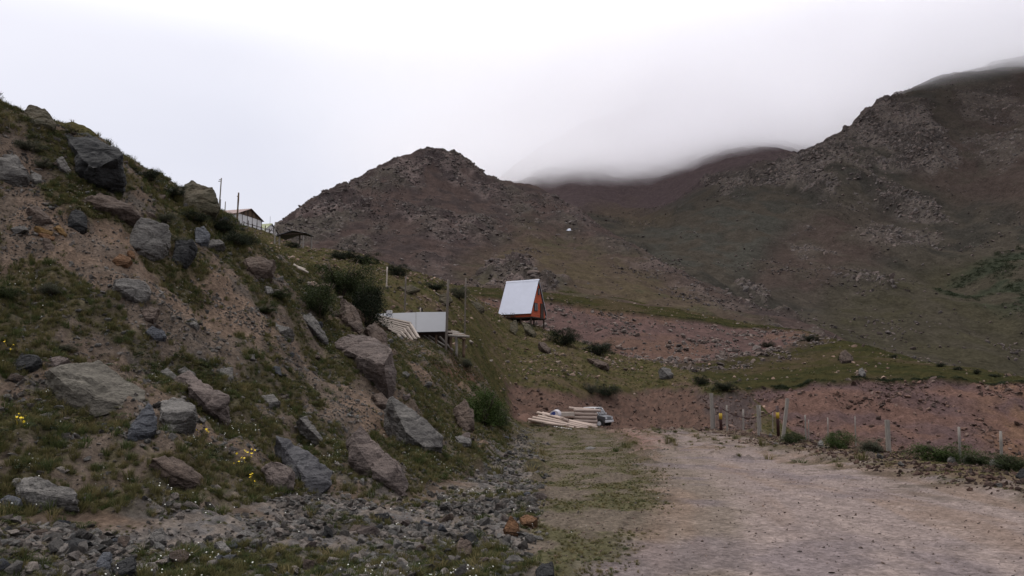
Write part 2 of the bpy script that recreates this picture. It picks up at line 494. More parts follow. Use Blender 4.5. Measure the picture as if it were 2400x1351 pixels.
verge = pm([(1600, 1000), (1660, 990), (1900, 1020), (2400, 1080), (2900, 1150), (2900, 1330), (2400, 1172), (2100, 1110), (1900, 1066), (1700, 1022)], 12) * (Y < 62)
slope = pm([(-900, -300), (0, 240), (300, 380), (430, 440), (600, 575), (760, 690), (900, 770), (1000, 800), (1090, 840), (1180, 930), (1200, 1000), (1180, 1060), (1080, 1120), (960, 1160), (800, 1150), (400, 1190), (0, 1230), (-900, 1400)], 14) * (Y < 48)
dirt = pm([(540, 690), (640, 740), (800, 900), (900, 960), (860, 1020), (780, 1000), (640, 880), (560, 780)], 30) * (Y < 34) \
     + 0.8 * pm([(0, 280), (60, 290), (110, 480), (60, 600), (0, 640)], 25) * (Y < 34) \
     + 0.6 * pm([(120, 560), (260, 560), (420, 700), (560, 760), (500, 860), (300, 760), (150, 660)], 25) * (Y < 34)
dirt = np.clip(dirt, 0, 1)
bank = pm([(1185, 900), (1240, 900), (1300, 915), (1380, 925), (1450, 925), (1560, 905), (1640, 915), (1720, 935), (1765, 915), (1775, 1015), (1600, 1015), (1430, 1015), (1300, 995), (1200, 985)], 7) * (Y > 50) * (Y < 96)
bankrock = pm([(1630, 920), (1700, 925), (1765, 925), (1770, 1010), (1690, 1010), (1660, 970)], 14) * (Y > 55) * (Y < 98)
green = (1 - np.clip(slope + rubble + road + flat_l + verge, 0, 1)) * (Y > 16)
green = green * (1 - bank)
earthcut = pm([(1010, 850), (1090, 850), (1130, 890), (1100, 905), (1040, 890), (980, 860)], 8) * (Y < 60)
# --- shape detail
slp = np.clip(slope, 0, 1)
d = slp * (0.20 * fbm(X * 0.55, Y * 0.55, 4, 21) + 0.10 * ridged(X * 0.9 + Y * 0.3, Y * 0.45 - X * 0.2, 3, 23) * (1 - 0.5 * dirt))
d += slp * 0.05 * fbm(X * 3.1, Y * 3.1, 3, 25)
d += green * (0.22 * fbm(X * 0.14, Y * 0.14, 4, 31) + 0.16 * fbm(X * 0.8, Y * 0.8, 3, 33) + 0.10 * ridged(X * 0.5 + Y * 0.2, Y * 1.1, 3, 35))
d += rubble * (0.06 * fbm(X * 1.4, Y * 1.4, 4, 41) + 0.03 * fbm(X * 6, Y * 6, 2, 43))
d += road * 0.012 * fbm(X * 1.2, Y * 0.5, 4, 51) + road * 0.008 * fbm(X * 5, Y * 5, 3, 52)
d += (flat_l + verge) * (0.03 * fbm(X * 1.5, Y * 1.5, 4, 55) + 0.02 * fbm(X * 6, Y * 6, 2, 56))
d += verge * 0.06
d += bank * (0.16 * fbm(X * 0.9, Y * 0.9, 4, 61) - 0.25) + bankrock * 0.3 * (ridged(X * 1.1, Y * 1.1, 3, 63) - 0.4)
d += earthcut * -0.35
# turf lip running along the shoulder of the slope
A.Z = A.Z + d
A.update()
# --- colour of the ground itself
n1, n2, n3 = fbm(X * 0.35, Y * 0.35, 5, 71), fbm(X * 1.3, Y * 1.3, 4, 73), fbm(X * 4.5, Y * 4.5, 3, 75)
soil = lerp(alb(86, 76, 68)[None, None], alb(98, 83, 72)[None, None], sst(-0.4, 0.5, n1 + 0.5 * n2))
soil = lerp(soil, alb(78, 72, 67)[None, None], sst(0.1, 0.6, n2))
col = soil
col = lerp(col, alb(102, 87, 76)[None, None], 0.8 * dirt * sst(-0.7, 0.2, n2 + n1))
g_col = lerp(alb(78, 72, 48)[None, None], alb(62, 62, 40)[None, None], sst(-0.3, 0.4, n2))
g_col = lerp(g_col, alb(88, 78, 58)[None, None], sst(0.15, 0.6, n1 - 0.5 * n3))
bare = sst(0.10, 0.55, fbm(X * 0.22, Y * 0.3, 5, 77) + 0.5 * n2)
col = lerp(col, lerp(g_col, alb(86, 74, 60)[None, None], 0.75 * bare), np.clip(green, 0, 1))
gp = fbm(X * 0.62, Y * 0.62, 5, 81) + 0.45 * n3 + 0.25 * n2
turfy = pm([(-200, 960), (150, 960), (420, 990), (640, 1010), (700, 1060), (620, 1160), (400, 1200), (-200, 1230)], 40) + pm([(930, 880), (1010, 830), (1180, 930), (1200, 1000), (1170, 1070), (1060, 1130), (960, 1150), (960, 1080), (1040, 1040)], 30) \
      + pm([(-200, 200), (60, 250), (300, 390), (430, 445), (640, 590), (760, 690), (700, 760), (560, 640), (400, 500), (200, 400), (-200, 330)], 20) + 0.7 * pm([(-200, 640), (120, 640), (160, 760), (60, 900), (-200, 900)], 40)
gpatch = slp * sst(0.0, 0.4, gp - 0.8 * dirt + 0.22 + 0.32 * np.clip(turfy, 0, 1))
col = lerp(col, alb(68, 64, 46)[None, None], 0.7 * gpatch)
col = lerp(col, lerp(alb(92, 84, 78)[None, None], alb(78, 74, 72)[None, None], sst(-.3, .3, n3)), np.clip(rubble, 0, 1))
fl = lerp(alb(102, 92, 82)[None, None], alb(86, 82, 62)[None, None], sst(-0.25, 0.35, fbm(X * 0.9, Y * 0.6, 4, 85) + 0.3 * n3))
col = lerp(col, fl, np.clip(flat_l, 0, 1) * (1 - 0.6 * rubble))
rc = lerp(alb(122, 110, 101)[None, None], alb(137, 123, 118)[None, None], np.clip(road_core, 0, 1))
lft = np.interp(PY, [1000, 1040, 1110, 1190, 1260, 1351, 1600], [1425, 1470, 1530, 1550, 1500, 1380, 1250]); rgt = np.interp(PY, [1000, 1030, 1064, 1108, 1168, 1262, 1600], [1600, 1750, 1900, 2100, 2400, 2800, 3600])
lat = (PX - lft) / (rgt - lft) + 0.02 * fbm(X * .3, Y * .2, 3, 95)
rut = sum(np.exp(-((lat - v) / .035) ** 2) for v in (.22, .42, .60, .80))
track = sst(0.1, 0.6, fbm((X - 0.12 * Y) * 0.9, Y * 0.12, 3, 87))
rc = lerp(rc, alb(128, 108, 94)[None, None], 0.55 * track)
rc = lerp(rc, alb(116, 106, 108)[None, None], sst(0.1, 0.6, fbm(X * 0.5, Y * 0.35, 4, 88)) * 0.6)
rc = lerp(rc, alb(134, 106, 98)[None, None], 0.8 * pm([(1400, 990), (1500, 990), (1560, 1040), (1500, 1060), (1440, 1030)], 25))
rc = lerp(rc, alb(148, 133, 126)[None, None], 0.5 * np.clip(rut, 0, 1) * sst(-.6, .2, n2))
rc = rc * (1 + 0.13 * n3[..., None] + 0.14 * fbm(X * 14, Y * 14, 2, 89)[..., None])
col = lerp(col, rc * 0.98, np.clip(road, 0, 1))
vc = lerp(alb(102, 88, 74)[None, None], alb(82, 76, 52)[None, None], sst(-0.1, 0.5, n2 + 0.4 * n3))
col = lerp(col, vc, np.clip(verge, 0, 1) * (1 - road))
bc = lerp(alb(100, 79, 70)[None, None], alb(85, 69, 62)[None, None], sst(-.3, .4, n2))
col = lerp(col, bc, np.clip(bank, 0, 1) * 0.95)
col = lerp(col, alb(84, 74, 72)[None, None], np.clip(bankrock, 0, 1) * 0.9)
col = lerp(col, alb(92, 70, 58)[None, None], np.clip(earthcut, 0, 1) * 0.9)
col = col * np.clip(1 + (0.26 * fbm(X * 11, Y * 11, 2, 91) + 0.12 * n3) * (1 - 0.75 * road), 0.4, 1.8)[..., None]
col *= (1 + (np.array([1.30, 1.29, 1.28]) - 1) * slp[..., None]) * (1 + (np.array([1.55, 1.56, 1.56]) - 1) * np.clip(rubble, 0, 1)[..., None])
A_obj = A.build('ground', col, terrain_mat('near_ground', (14.0, 3.0), (0.28, 0.16), 0.05))
A.masks = dict(slope=slp, rubble=rubble, road=road, flat=flat_l, verge=verge, green=np.clip(green, 0, 1), bank=bank, bankrock=bankrock, gpatch=gpatch, dirt=dirt, bare=bare, n2=n2)

# ================================================================== BENCH WITH THE RED EARTH CUTS
B_CTRL = {
 700: [(60, 1100), (90, 900), (150, 740), (190, 690), (300, 660)],
 1000:[(60, 1100), (90, 900), (150, 735), (176, 690), (192, 680), (300, 650)],
 1100:[(60, 1100), (90, 905), (130, 800), (150, 752), (166, 715), (178, 691), (192, 683), (300, 655)],
 1300:[(60, 1110), (90, 905), (120, 850), (138, 812), (150, 782), (164, 740), (176, 705), (190, 697), (300, 668)],
 1500:[(60, 1110), (80, 960), (90, 905), (110, 862), (130, 832), (145, 800), (160, 760), (173, 734), (186, 727), (300, 690)],
 1650:[(58, 1110), (75, 980), (86, 905), (105, 868), (130, 835), (145, 808), (160, 775), (172, 752), (186, 745), (300, 715)],
 1780:[(58, 1100), (66, 1060), (73, 995), (79, 940), (83, 908), (87, 899), (105, 868), (125, 840), (148, 810), (164, 780), (174, 768), (188, 764), (300, 745)],
 1900:[(58, 1100), (66, 1060), (73, 995), (79, 935), (83, 893), (87, 886), (105, 858), (125, 826), (148, 792), (160, 781), (180, 782), (300, 830)],
 2000:[(58, 1100), (66, 1060), (73, 990), (79, 930), (83, 887), (87, 880), (105, 850), (122, 820), (134, 803), (150, 812), (200, 860), (300, 900)],
 2200:[(58, 1105), (66, 1065), (73, 990), (79, 928), (83, 883), (87, 877), (100, 862), (110, 855), (130, 868), (200, 920), (300, 950)],
 2400:[(58, 1110), (66, 1070), (73, 1000), (79, 935), (83, 891), (87, 887), (94, 885), (110, 895), (200, 950), (300, 980)],
 2750:[(58, 1120), (66, 1080), (73, 1010), (79, 950), (83, 905), (90, 900), (110, 920), (300, 990)],
}
B = Sheet(B_CTRL, (640, 2650), (58, 290), 620, 360, ku=2.2, lam=1e-5, far=FAR)
X, Y, PX, PY = B.X / FAR, B.Y / FAR, B.PX, B.PY
edge1_px = [1600, 1700, 1760, 1800, 1850, 1900, 1950, 2000, 2050, 2100, 2150, 2250, 2300, 2400, 2700]
edge1_Y = [82.6, 82.8, 82.5, 83.3, 82.2, 83.2, 82.4, 83.3, 83.0, 83.6, 83.0, 83.5, 83.0, 83.6, 83]
e1 = np.interp(PX, edge1_px, edge1_Y) + 0.55 * fbm(X * 0.25, Y * 0.0, 3, 101)
cut1 = sst(0.0, 0.35, e1 - Y) * sst(1740, 1775, PX) * (Y > 60)
edge2_px = [900, 1100, 1290, 1400, 1500, 1600, 1700, 1800, 1860, 1930]
edge2_Y = [178, 178, 176, 174.5, 173, 172.5, 172, 174, 172, 165]
e2 = np.interp(PX, edge2_px, edge2_Y) + 0.8 * fbm(X * 0.12, Y * 0.0, 3, 103)
foot2 = np.interp(PX, [1100, 1290, 1400, 1500, 1650, 1780, 1900], [128, 127, 123, 121, 124, 132, 147]) + 4 * fbm(X * 0.08, Y * 0.08, 4, 105)
cut2 = sst(0.0, 0.6, e2 - Y) * sst(-6, 6, Y - foot2) * (1 - sst(1840, 1960, PX))
scree2 = sst(-28, -6, Y - foot2) * (1 - sst(0, 8, Y - foot2)) * (1 - sst(1850, 1990, PX))
dz = -0.55 * cut1 - 0.7 * cut2
dz += cut1 * (0.25 * fbm(X * 0.45, Y * 0.45, 4, 111) + 0.25 * ridged(X * 0.35, Y * 0.1, 3, 113))
dz += cut2 * 0.4 * fbm(X * 0.3, Y * 0.3, 4, 115) + scree2 * 0.5 * fbm(X * 0.35, Y * 0.35, 4, 117)
dz += (1 - cut1) * (1 - cut2) * (0.35 * fbm(X * 0.10, Y * 0.10, 4, 119) + 0.12 * fbm(X * 0.6, Y * 0.6, 3, 120))
B.Z = B.Z + dz * FAR; B.update()
n1, n2, n3 = fbm(X * 0.06, Y * 0.06, 4, 121), fbm(X * 0.3, Y * 0.3, 4, 123), fbm(X * 1.1, Y * 1.1, 3, 125)
col = lerp(alb(68, 64, 42)[None, None], alb(58, 58, 38)[None, None], sst(-.3, .3, n2))
col = lerp(col, alb(80, 70, 54)[None, None], sst(0.0, 0.6, n1 + 0.4 * n2))
redc = lerp(alb(102, 79, 75)[None, None], alb(90, 71, 68)[None, None], sst(-.4, .4, n2))
redc = lerp(redc, alb(100, 77, 68)[None, None], sst(0.0, 0.5, n1))
col = lerp(col, alb(84, 72, 66)[None, None], 0.75 * scree2 * sst(-.5, .3, n2 + n1))
col = lerp(col, redc, np.clip(cut2 * 0.9, 0, 1))
red1 = lerp(alb(104, 79, 70)[None, None], alb(92, 73, 70)[None, None], sst(-.3, .4, fbm(X * 0.12, Y * 0.2, 4, 127)))
red1 = lerp(red1, alb(110, 84, 66)[None, None], 0.7 * sst(2200, 2420, PX) * sst(-.2, .4, n2))
col = lerp(col, red1, np.clip(cut1, 0, 1))
col *= (1 + 0.16 * n3[..., None]) * np.where((cut1 + cut2)[..., None] > 0.5, np.array([0.99, 1.04, 1.07]), np.array([0.80, 0.80, 0.80]))
B_obj = B.build('hillside', col, terrain_mat('bench_ground', (3.2, 0.8), (0.26, 0.18), 0.14))
B.masks = dict(cut1=cut1, cut2=cut2, scree2=scree2, grass=(1 - cut1) * (1 - cut2), e1=e1, e2=e2)

# ================================================================== CENTRE MOUNTAIN
C_CTRL = {
 300: [(195, 720), (260, 660), (330, 640), (400, 680), (650, 760)],
 500: [(195, 700), (250, 640), (310, 590), (360, 610), (450, 650), (650, 720)],
 640: [(195, 680), (250, 610), (300, 556), (325, 533), (370, 552), (450, 600), (650, 680)],
 720: [(195, 685), (250, 615), (300, 545), (345, 488), (365, 478), (410, 500), (650, 620)],
 800: [(195, 688), (245, 620), (300, 550), (350, 485), (395, 445), (440, 470), (650, 590)],
 900: [(195, 692), (250, 625), (310, 545), (370, 470), (425, 396), (450, 394), (500, 430), (650, 560)],
 960: [(195, 694), (260, 620), (330, 535), (400, 440), (450, 372), (470, 369), (520, 405), (650, 530)],
 1030:[(195, 697), (225, 660), (265, 612), (315, 550), (375, 478), (440, 400), (475, 358), (490, 356), (540, 400), (650, 500)],
 1090:[(195, 699), (260, 630), (330, 550), (400, 470), (450, 415), (485, 378), (500, 379), (550, 420), (650, 510)],
 1160:[(195, 701), (260, 640), (330, 562), (400, 500), (450, 455), (495, 422), (520, 425), (570, 450), (650, 520)],
 1240:[(195, 704), (240, 655), (300, 590), (370, 525), (440, 475), (505, 432), (530, 436), (600, 480), (650, 530)],
 1360:[(195, 716), (240, 672), (300, 610), (370, 548), (430, 497), (450, 493), (520, 540), (650, 620)],
 1480:[(190, 735), (235, 690), (290, 635), (350, 580), (370, 571), (420, 600), (500, 680), (650, 760)],
 1600:[(188, 750), (225, 715), (270, 675), (305, 650), (320, 652), (400, 730), (650, 830)],
 1740:[(184, 770), (210, 742), (245, 712), (262, 703), (280, 708), (340, 780), (650, 880)],
 1850:[(180, 785), (200, 765), (222, 747), (235, 748), (280, 800), (650, 900)],
 1930:[(176, 795), (190, 782), (203, 777), (220, 790), (260, 840), (650, 920)],
 2100:[(170, 860), (203, 870), (260, 900), (650, 960)],
}
C = Sheet(C_CTRL, (280, 2080), (176, 640), 620, 380, ku=2.4, lam=1e-5, far=FAR)
X, Y, PX, PY = C.X / FAR, C.Y / FAR, C.PX, C.PY
wc = 14 * fbm(X * 0.05, Y * 0.05, 5, 200)
def pc(poly, soft=14): return sst(-soft, soft, polydist(PX, PY, poly) + wc)
crag = np.zeros_like(X)
for poly, k in (
    ([(640, 540), (700, 485), (800, 440), (900, 395), (1020, 355), (1100, 375), (1170, 425), (1150, 440), (1080, 420), (1000, 425), (900, 440), (860, 500), (780, 560), (690, 590), (640, 590)], 1.0),
    ([(760, 590), (900, 520), (1000, 470), (1060, 500), (1160, 520), (1200, 560), (1060, 570), (900, 560), (820, 600)], 0.85),
    ([(1080, 400), (1160, 430), (1300, 470), (1360, 520), (1250, 540), (1180, 500), (1110, 450)], 0.8),
    ([(1110, 640), (1160, 600), (1230, 600), (1260, 640), (1330, 660), (1290, 690), (1180, 680), (1100, 665)], 1.1),
    ([(1260, 460), (1340, 490), (1400, 530), (1330, 545), (1280, 500)], 0.7),
    ([(1380, 540), (1480, 580), (1620, 660), (1760, 720), (1740, 735), (1560, 650), (1420, 580)], 0.6),
    ([(1820, 730), (1880, 740), (1920, 780), (1800, 790), (1800, 760)], 0.9),
    ([(970, 590), (1060, 600), (1040, 640), (980, 640)], 0.35),
    ([(940, 620), (1060, 630), (1050, 660), (960, 655)], 0.3),
    ([(1610, 680), (1700, 690), (1760, 730), (1680, 730)], 0.35)):
    crag = np.maximum(crag, k * pc(poly))
crag = crag * sst(-0.35, 0.25, fbm(X * 0.035, Y * 0.035, 5, 203) + 0.25)
gul = fbm(X * 0.03 + 0.2 * fbm(X * 0.02, Y * 0.02, 3, 5), Y * 0.008, 4, 205)
f1, f2, idv = worley(X * 0.16 + 0.3 * fbm(X * .2, Y * .2, 2, 9), Y * 0.10, 207)
f1b, f2b, idb = worley(X * 0.42, Y * 0.26, 209)
dz = 3.0 * gul * sst(200, 260, Y) + 1.2 * fbm(X * 0.05, Y * 0.05, 4, 211)
dz += crag * (2.6 * (ridged(X * 0.06, Y * 0.045, 4, 213) - 0.5) + 2.6 * (idv - 0.4) * sst(0, .25, f2 - f1) + 1.4 * (idb - 0.4))
dz *= sst(176, 205, Y) * 0.9 + 0.1
C.Z = C.Z + dz * FAR; C.update()
n1, n2, n3 = fbm(X * 0.015, Y * 0.012, 4, 221), fbm(X * 0.09, Y * 0.07, 4, 223), fbm(X * 0.4, Y * 0.3, 3, 225)
greenC = np.clip(pc([(1080, 620), (1240, 540), (1330, 560), (1480, 610), (1700, 720), (1800, 780), (1600, 770), (1300, 700), (1100, 690)], 45), 0, 1)
col = lerp(alb(66, 57, 52)[None, None], alb(56, 50, 47)[None, None], sst(-.3, .4, n2))
col = lerp(col, alb(70, 63, 49)[None, None], greenC * (0.6 + 0.4 * sst(-.3, .3, n2)))
col = lerp(col, alb(60, 58, 44)[None, None], greenC * sst(0.0, .5, n1 + n2) * 0.8)
rk = lerp(alb(96, 86, 80)[None, None], alb(60, 54, 52)[None, None], sst(0.2, 0.8, idv))
rk = lerp(rk, alb(74, 70, 62)[None, None], sst(-.1, .4, n1))
col = lerp(col, rk, np.clip(crag, 0, 1) * 0.85)
col *= (1 + 0.16 * n3[..., None]) * np.array([1.36, 1.31, 1.40])  # tuned tint, raised and cooled instead of a haze volume
C_obj = C.build('mountain', col, terrain_mat('mountain_ground', (0.9, 0.2), (0.26, 0.2), 0.5))
C.masks = dict(crag=crag, greenC=greenC)

# ================================================================== RIGHT MOUNTAIN, VALLEY AND THE FAR MOUNTAIN
D_CTRL = {
 1000:[(300, 800), (500, 620), (700, 530), (900, 470), (1040, 446), (1150, 470), (1600, 520)],
 1150:[(300, 760), (500, 600), (700, 520), (900, 462), (1060, 440), (1150, 445), (1600, 480)],
 1240:[(300, 740), (500, 590), (650, 530), (850, 475), (1000, 440), (1080, 418), (1200, 390), (1400, 370), (1600, 400)],
 1400:[(300, 720), (450, 600), (600, 530), (800, 478), (1000, 420), (1150, 350), (1300, 290), (1600, 330)],
 1490:[(240, 780), (300, 715), (380, 645), (480, 594), (560, 568), (700, 522), (900, 460), (1050, 400), (1180, 330), (1350, 260), (1600, 300)],
 1600:[(240, 770), (300, 700), (390, 642), (470, 584), (570, 524), (720, 472), (950, 418), (1150, 325), (1300, 250), (1600, 280)],
 1740:[(235, 800), (255, 775), (330, 703), (410, 622), (490, 542), (570, 472), (660, 422), (800, 390), (1100, 310), (1300, 240), (1600, 270)],
 1900:[(220, 850), (270, 785), (350, 704), (440, 604), (530, 504), (600, 424), (670, 357), (690, 350), (800, 372), (1100, 335), (1600, 330)],
 1960:[(220, 855), (270, 795), (350, 710), (440, 600), (530, 492), (600, 400), (670, 335), (695, 325), (800, 350), (1100, 340), (1600, 330)],
 2060:[(215, 870), (270, 805), (360, 702), (450, 602), (540, 500), (610, 402), (680, 300), (725, 249), (760, 250), (900, 290), (1600, 330)],
 2160:[(215, 880), (280, 805), (370, 702), (455, 602), (545, 488), (620, 372), (690, 270), (745, 222), (790, 212), (900, 250), (1600, 320)],
 2230:[(215, 890), (285, 805), (370, 705), (450, 615), (550, 490), (640, 350), (720, 240), (800, 190), (850, 188), (1000, 240), (1600, 310)],
 2400:[(215, 915), (290, 805), (350, 706), (420, 606), (520, 452), (630, 300), (730, 205), (830, 144), (880, 142), (1050, 200), (1600, 300)],
 2750:[(215, 960), (290, 780), (350, 640), (420, 500), (520, 330), (630, 180), (750, 80), (850, 40), (1050, 100), (1600, 250)],
}
D = Sheet(D_CTRL, (1060, 2620), (222, 1500), 560, 460, ku=2.4, lam=1e-5, far=FAR)
X, Y, PX, PY = D.X / FAR, D.Y / FAR, D.PX, D.PY
wc = 16 * fbm(X * 0.03, Y * 0.03, 5, 300)
crag = np.zeros_like(X)
for poly, k in (
    ([(1660, 440), (1800, 400), (1900, 350), (1960, 310), (2060, 240), (2180, 235), (2200, 300), (2260, 400), (2160, 420), (2050, 420), (1980, 470), (1880, 460), (1800, 430), (1700, 460)], 1.0),
    ([(1930, 440), (2080, 440), (2180, 480), (2230, 540), (2150, 530), (2000, 480)], 0.9),
    ([(1960, 560), (2080, 530), (2200, 560), (2190, 600), (2060, 590)], 0.5),
    ([(1990, 660), (2040, 645), (2110, 665), (2080, 700), (2000, 695)], 0.9),
    ([(1730, 670), (1790, 680), (1800, 720), (1740, 700)], 0.7),
    ([(2250, 220), (2380, 200), (2420, 330), (2330, 440), (2250, 350)], 0.4),
    ([(1830, 560), (1900, 545), (1960, 590), (1880, 600)], 0.45)):
    crag = np.maximum(crag, k * pc(poly))
crag = crag * sst(-0.4, 0.2, fbm(X * 0.022, Y * 0.022, 5, 303) + 0.2) * (Y < 900)
f1, f2, idv = worley(X * 0.09 + 0.3 * fbm(X * .1, Y * .1, 2, 9), Y * 0.06, 307)
f1b, f2b, idb = worley(X * 0.24, Y * 0.16, 309)
big = fbm(X * 0.009 + 0.3 * fbm(X * .006, Y * .006, 3, 5), Y * 0.004, 5, 305)
dz = 7.0 * big * sst(230, 330, Y) + 2.0 * fbm(X * 0.03, Y * 0.03, 4, 311)
dz += 3.0 * ridged((X + 0.4 * Y) * 0.012, (Y - 0.4 * X) * 0.004, 3, 312) * sst(300, 420, Y)
dz += crag * (4.5 * (ridged(X * 0.03, Y * 0.022, 4, 313) - 0.5) + 4.0 * (idv - 0.4) * sst(0, .25, f2 - f1) + 2.2 * (idb - 0.4))
dz *= sst(222, 260, Y) * 0.9 + 0.1
D.Z = D.Z + dz * FAR; D.update()
n1, n2, n3 = fbm(X * 0.007, Y * 0.006, 4, 321), fbm(X * 0.045, Y * 0.035, 4, 323), fbm(X * 0.2, Y * 0.15, 3, 325)
col = lerp(alb(58, 54, 47)[None, None], alb(49, 47, 42)[None, None], sst(-.3, .4, n2))
greyg = np.clip(pc([(1480, 580), (1620, 480), (1760, 470), (1900, 480), (1820, 560), (1700, 660), (1600, 650)], 40), 0, 1)
col = lerp(col, alb(57, 56, 50)[None, None], greyg * sst(-.5, .3, n2 + n1))
redd = np.clip(pc([(1820, 560), (1960, 480), (2080, 500), (2150, 560), (2050, 620), (1900, 700), (1760, 680), (1780, 620)], 40), 0, 1)
redd = np.maximum(redd, np.clip(pc([(2060, 240), (2180, 260), (2330, 260), (2400, 180), (2450, 500), (2250, 480), (2130, 430), (2100, 330)], 40), 0, 1))
col = lerp(col, alb(62, 53, 48)[None, None], redd * (0.25 + 0.5 * sst(-.4, .3, n1 + n2)))
low = np.clip(pc([(1950, 700), (2100, 650), (2420, 600), (2420, 900), (2200, 900), (1930, 780)], 50), 0, 1)
col = lerp(col, alb(54, 51, 40)[None, None], low * (0.5 + 0.5 * sst(-.4, .4, n2)))
dkg = np.clip(pc([(2200, 700), (2300, 640), (2420, 560), (2420, 760), (2300, 730)], 25), 0, 1)
col = lerp(col, alb(40, 48, 38)[None, None], 0.6 * dkg * sst(-.3, .3, n2 + 0.05))
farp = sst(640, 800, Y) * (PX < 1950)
col = lerp(col, alb(71, 62, 61)[None, None], farp * 0.85)  # far mountain's purple-brown, lightened to put haze into its colour
col = lerp(col, alb(70, 62, 50)[None, None], np.clip(pc([(1380, 500), (1480, 480), (1560, 520), (1490, 570)], 25), 0, 1) * 0.6)
rk = lerp(alb(92, 85, 78)[None, None], alb(58, 54, 50)[None, None], sst(0.2, 0.8, idv))
col = lerp(col, rk, np.clip(crag, 0, 1) * 0.8)
col *= (1 + 0.14 * n3[..., None]) * np.array([1.45, 1.42, 1.48])  # tint tuned for the range; its cool lift paints in thin haze
D_obj = D.build('mountain_range', col, terrain_mat('range_ground', (0.5, 0.11), (0.26, 0.2), 0.8))
D.masks = dict(crag=crag, dkg=dkg, low=low)

# unseen ground behind and below the camera, added to block sky light from below
V, F = [], []
V = [(-4000, -4000, -14), (4000, -4000, -14), (4000, 6000, -14), (-4000, 6000, -14)]
po = link('terrain', mesh_np('terrain', V, [(0, 1, 2, 3)]), plain_mat('plain_earth', alb(92, 80, 68), 0.95, var=0.2, scale=0.05)); tag(po, kind='structure')
V = [(-60, -120, 0.0), (60, -120, 0.0), (8, 3.62, -0.02), (-4, 3.62, 0.0)]
po = link('road', mesh_np('road', V, [(0, 1, 2, 3)]), plain_mat('road_gravel', alb(140, 124, 116), 0.95, var=0.2, scale=2)); tag(po, kind='structure')


# ================================================================== LOW CLOUD HANGING ON THE FAR TOPS
def cloud(name, lo, hi, base, dens, thick):
    mb = MB()
    c = [(a + b) / 2 for a, b in zip(lo, hi)]
    mb.box(c, [b - a for a, b in zip(lo, hi)])
    m = bpy.data.materials.new('cloud_vapour'); m.use_nodes = True
    n, l = m.node_tree.nodes, m.node_tree.links
    n.clear()
    out = n.new('ShaderNodeOutputMaterial'); pv = n.new('ShaderNodeVolumePrincipled')
    pv.inputs['Color'].default_value = (0.985, 0.98, 1.0, 1)
    pv.inputs['Anisotropy'].default_value = 0.5
    tc = n.new('ShaderNodeTexCoord'); sep = n.new('ShaderNodeSeparateXYZ')
    l.new(tc.outputs['Object'], sep.inputs[0])
    noi = n.new('ShaderNodeTexNoise'); noi.inputs['Scale'].default_value = 0.0046; noi.inputs['Detail'].default_value = 3
    l.new(tc.outputs['Object'], noi.inputs['Vector'])
    def mth(op, a, b):
        q = n.new('ShaderNodeMath'); q.operation = op
        for i, v in enumerate((a, b)):
            if isinstance(v, (int, float)): q.inputs[i].default_value = v
            else: l.new(v, q.inputs[i])
        return q.outputs[0]
    zz = mth('ADD', sep.outputs['Z'], mth('MULTIPLY', mth('SUBTRACT', noi.outputs[0], 0.5), 100.0))
    # the base of the cloud rises towards the right-hand mountain
    zz = mth('SUBTRACT', zz, mth('MULTIPLY', sep.outputs['X'], 0.092))
    # and hangs lower farther back in the valley
    zz = mth('ADD', zz, mth('MULTIPLY', mth('SUBTRACT', sep.outputs['Y'], 1150.0), 0.12))
    mr = n.new('ShaderNodeMapRange'); mr.interpolation_type = 'SMOOTHSTEP'
    mr.inputs['From Min'].default_value = base; mr.inputs['From Max'].default_value = base + thick
    mr.inputs['To Min'].default_value = 0; mr.inputs['To Max'].default_value = dens
    l.new(zz, mr.inputs[0])
    mr2 = n.new('ShaderNodeMapRange'); mr2.interpolation_type = 'SMOOTHSTEP'
    mr2.inputs['From Min'].default_value = base + thick + 32; mr2.inputs['From Max'].default_value = base + thick + 124
    mr2.inputs['To Min'].default_value = 1; mr2.inputs['To Max'].default_value = 0
    l.new(zz, mr2.inputs[0])
    mr3 = n.new('ShaderNodeMapRange'); mr3.interpolation_type = 'SMOOTHSTEP'
    mr3.inputs['From Min'].default_value = -400; mr3.inputs['From Max'].default_value = 260
    l.new(sep.outputs['X'], mr3.inputs[0])
    l.new(mth('MULTIPLY', mth('MULTIPLY', mr.outputs[0], mr2.outputs[0]), mr3.outputs[0]), pv.inputs['Density'])
    l.new(pv.outputs[0], out.inputs['Volume'])
    o = mb.build(name, m); tag(o, 'low grey cloud hanging over the tops of the far mountains', 'cloud', kind='stuff'); return o
cloud('cloud', (-450, 832, 266), (1800, 1950, 640), 289, 0.014, 74)

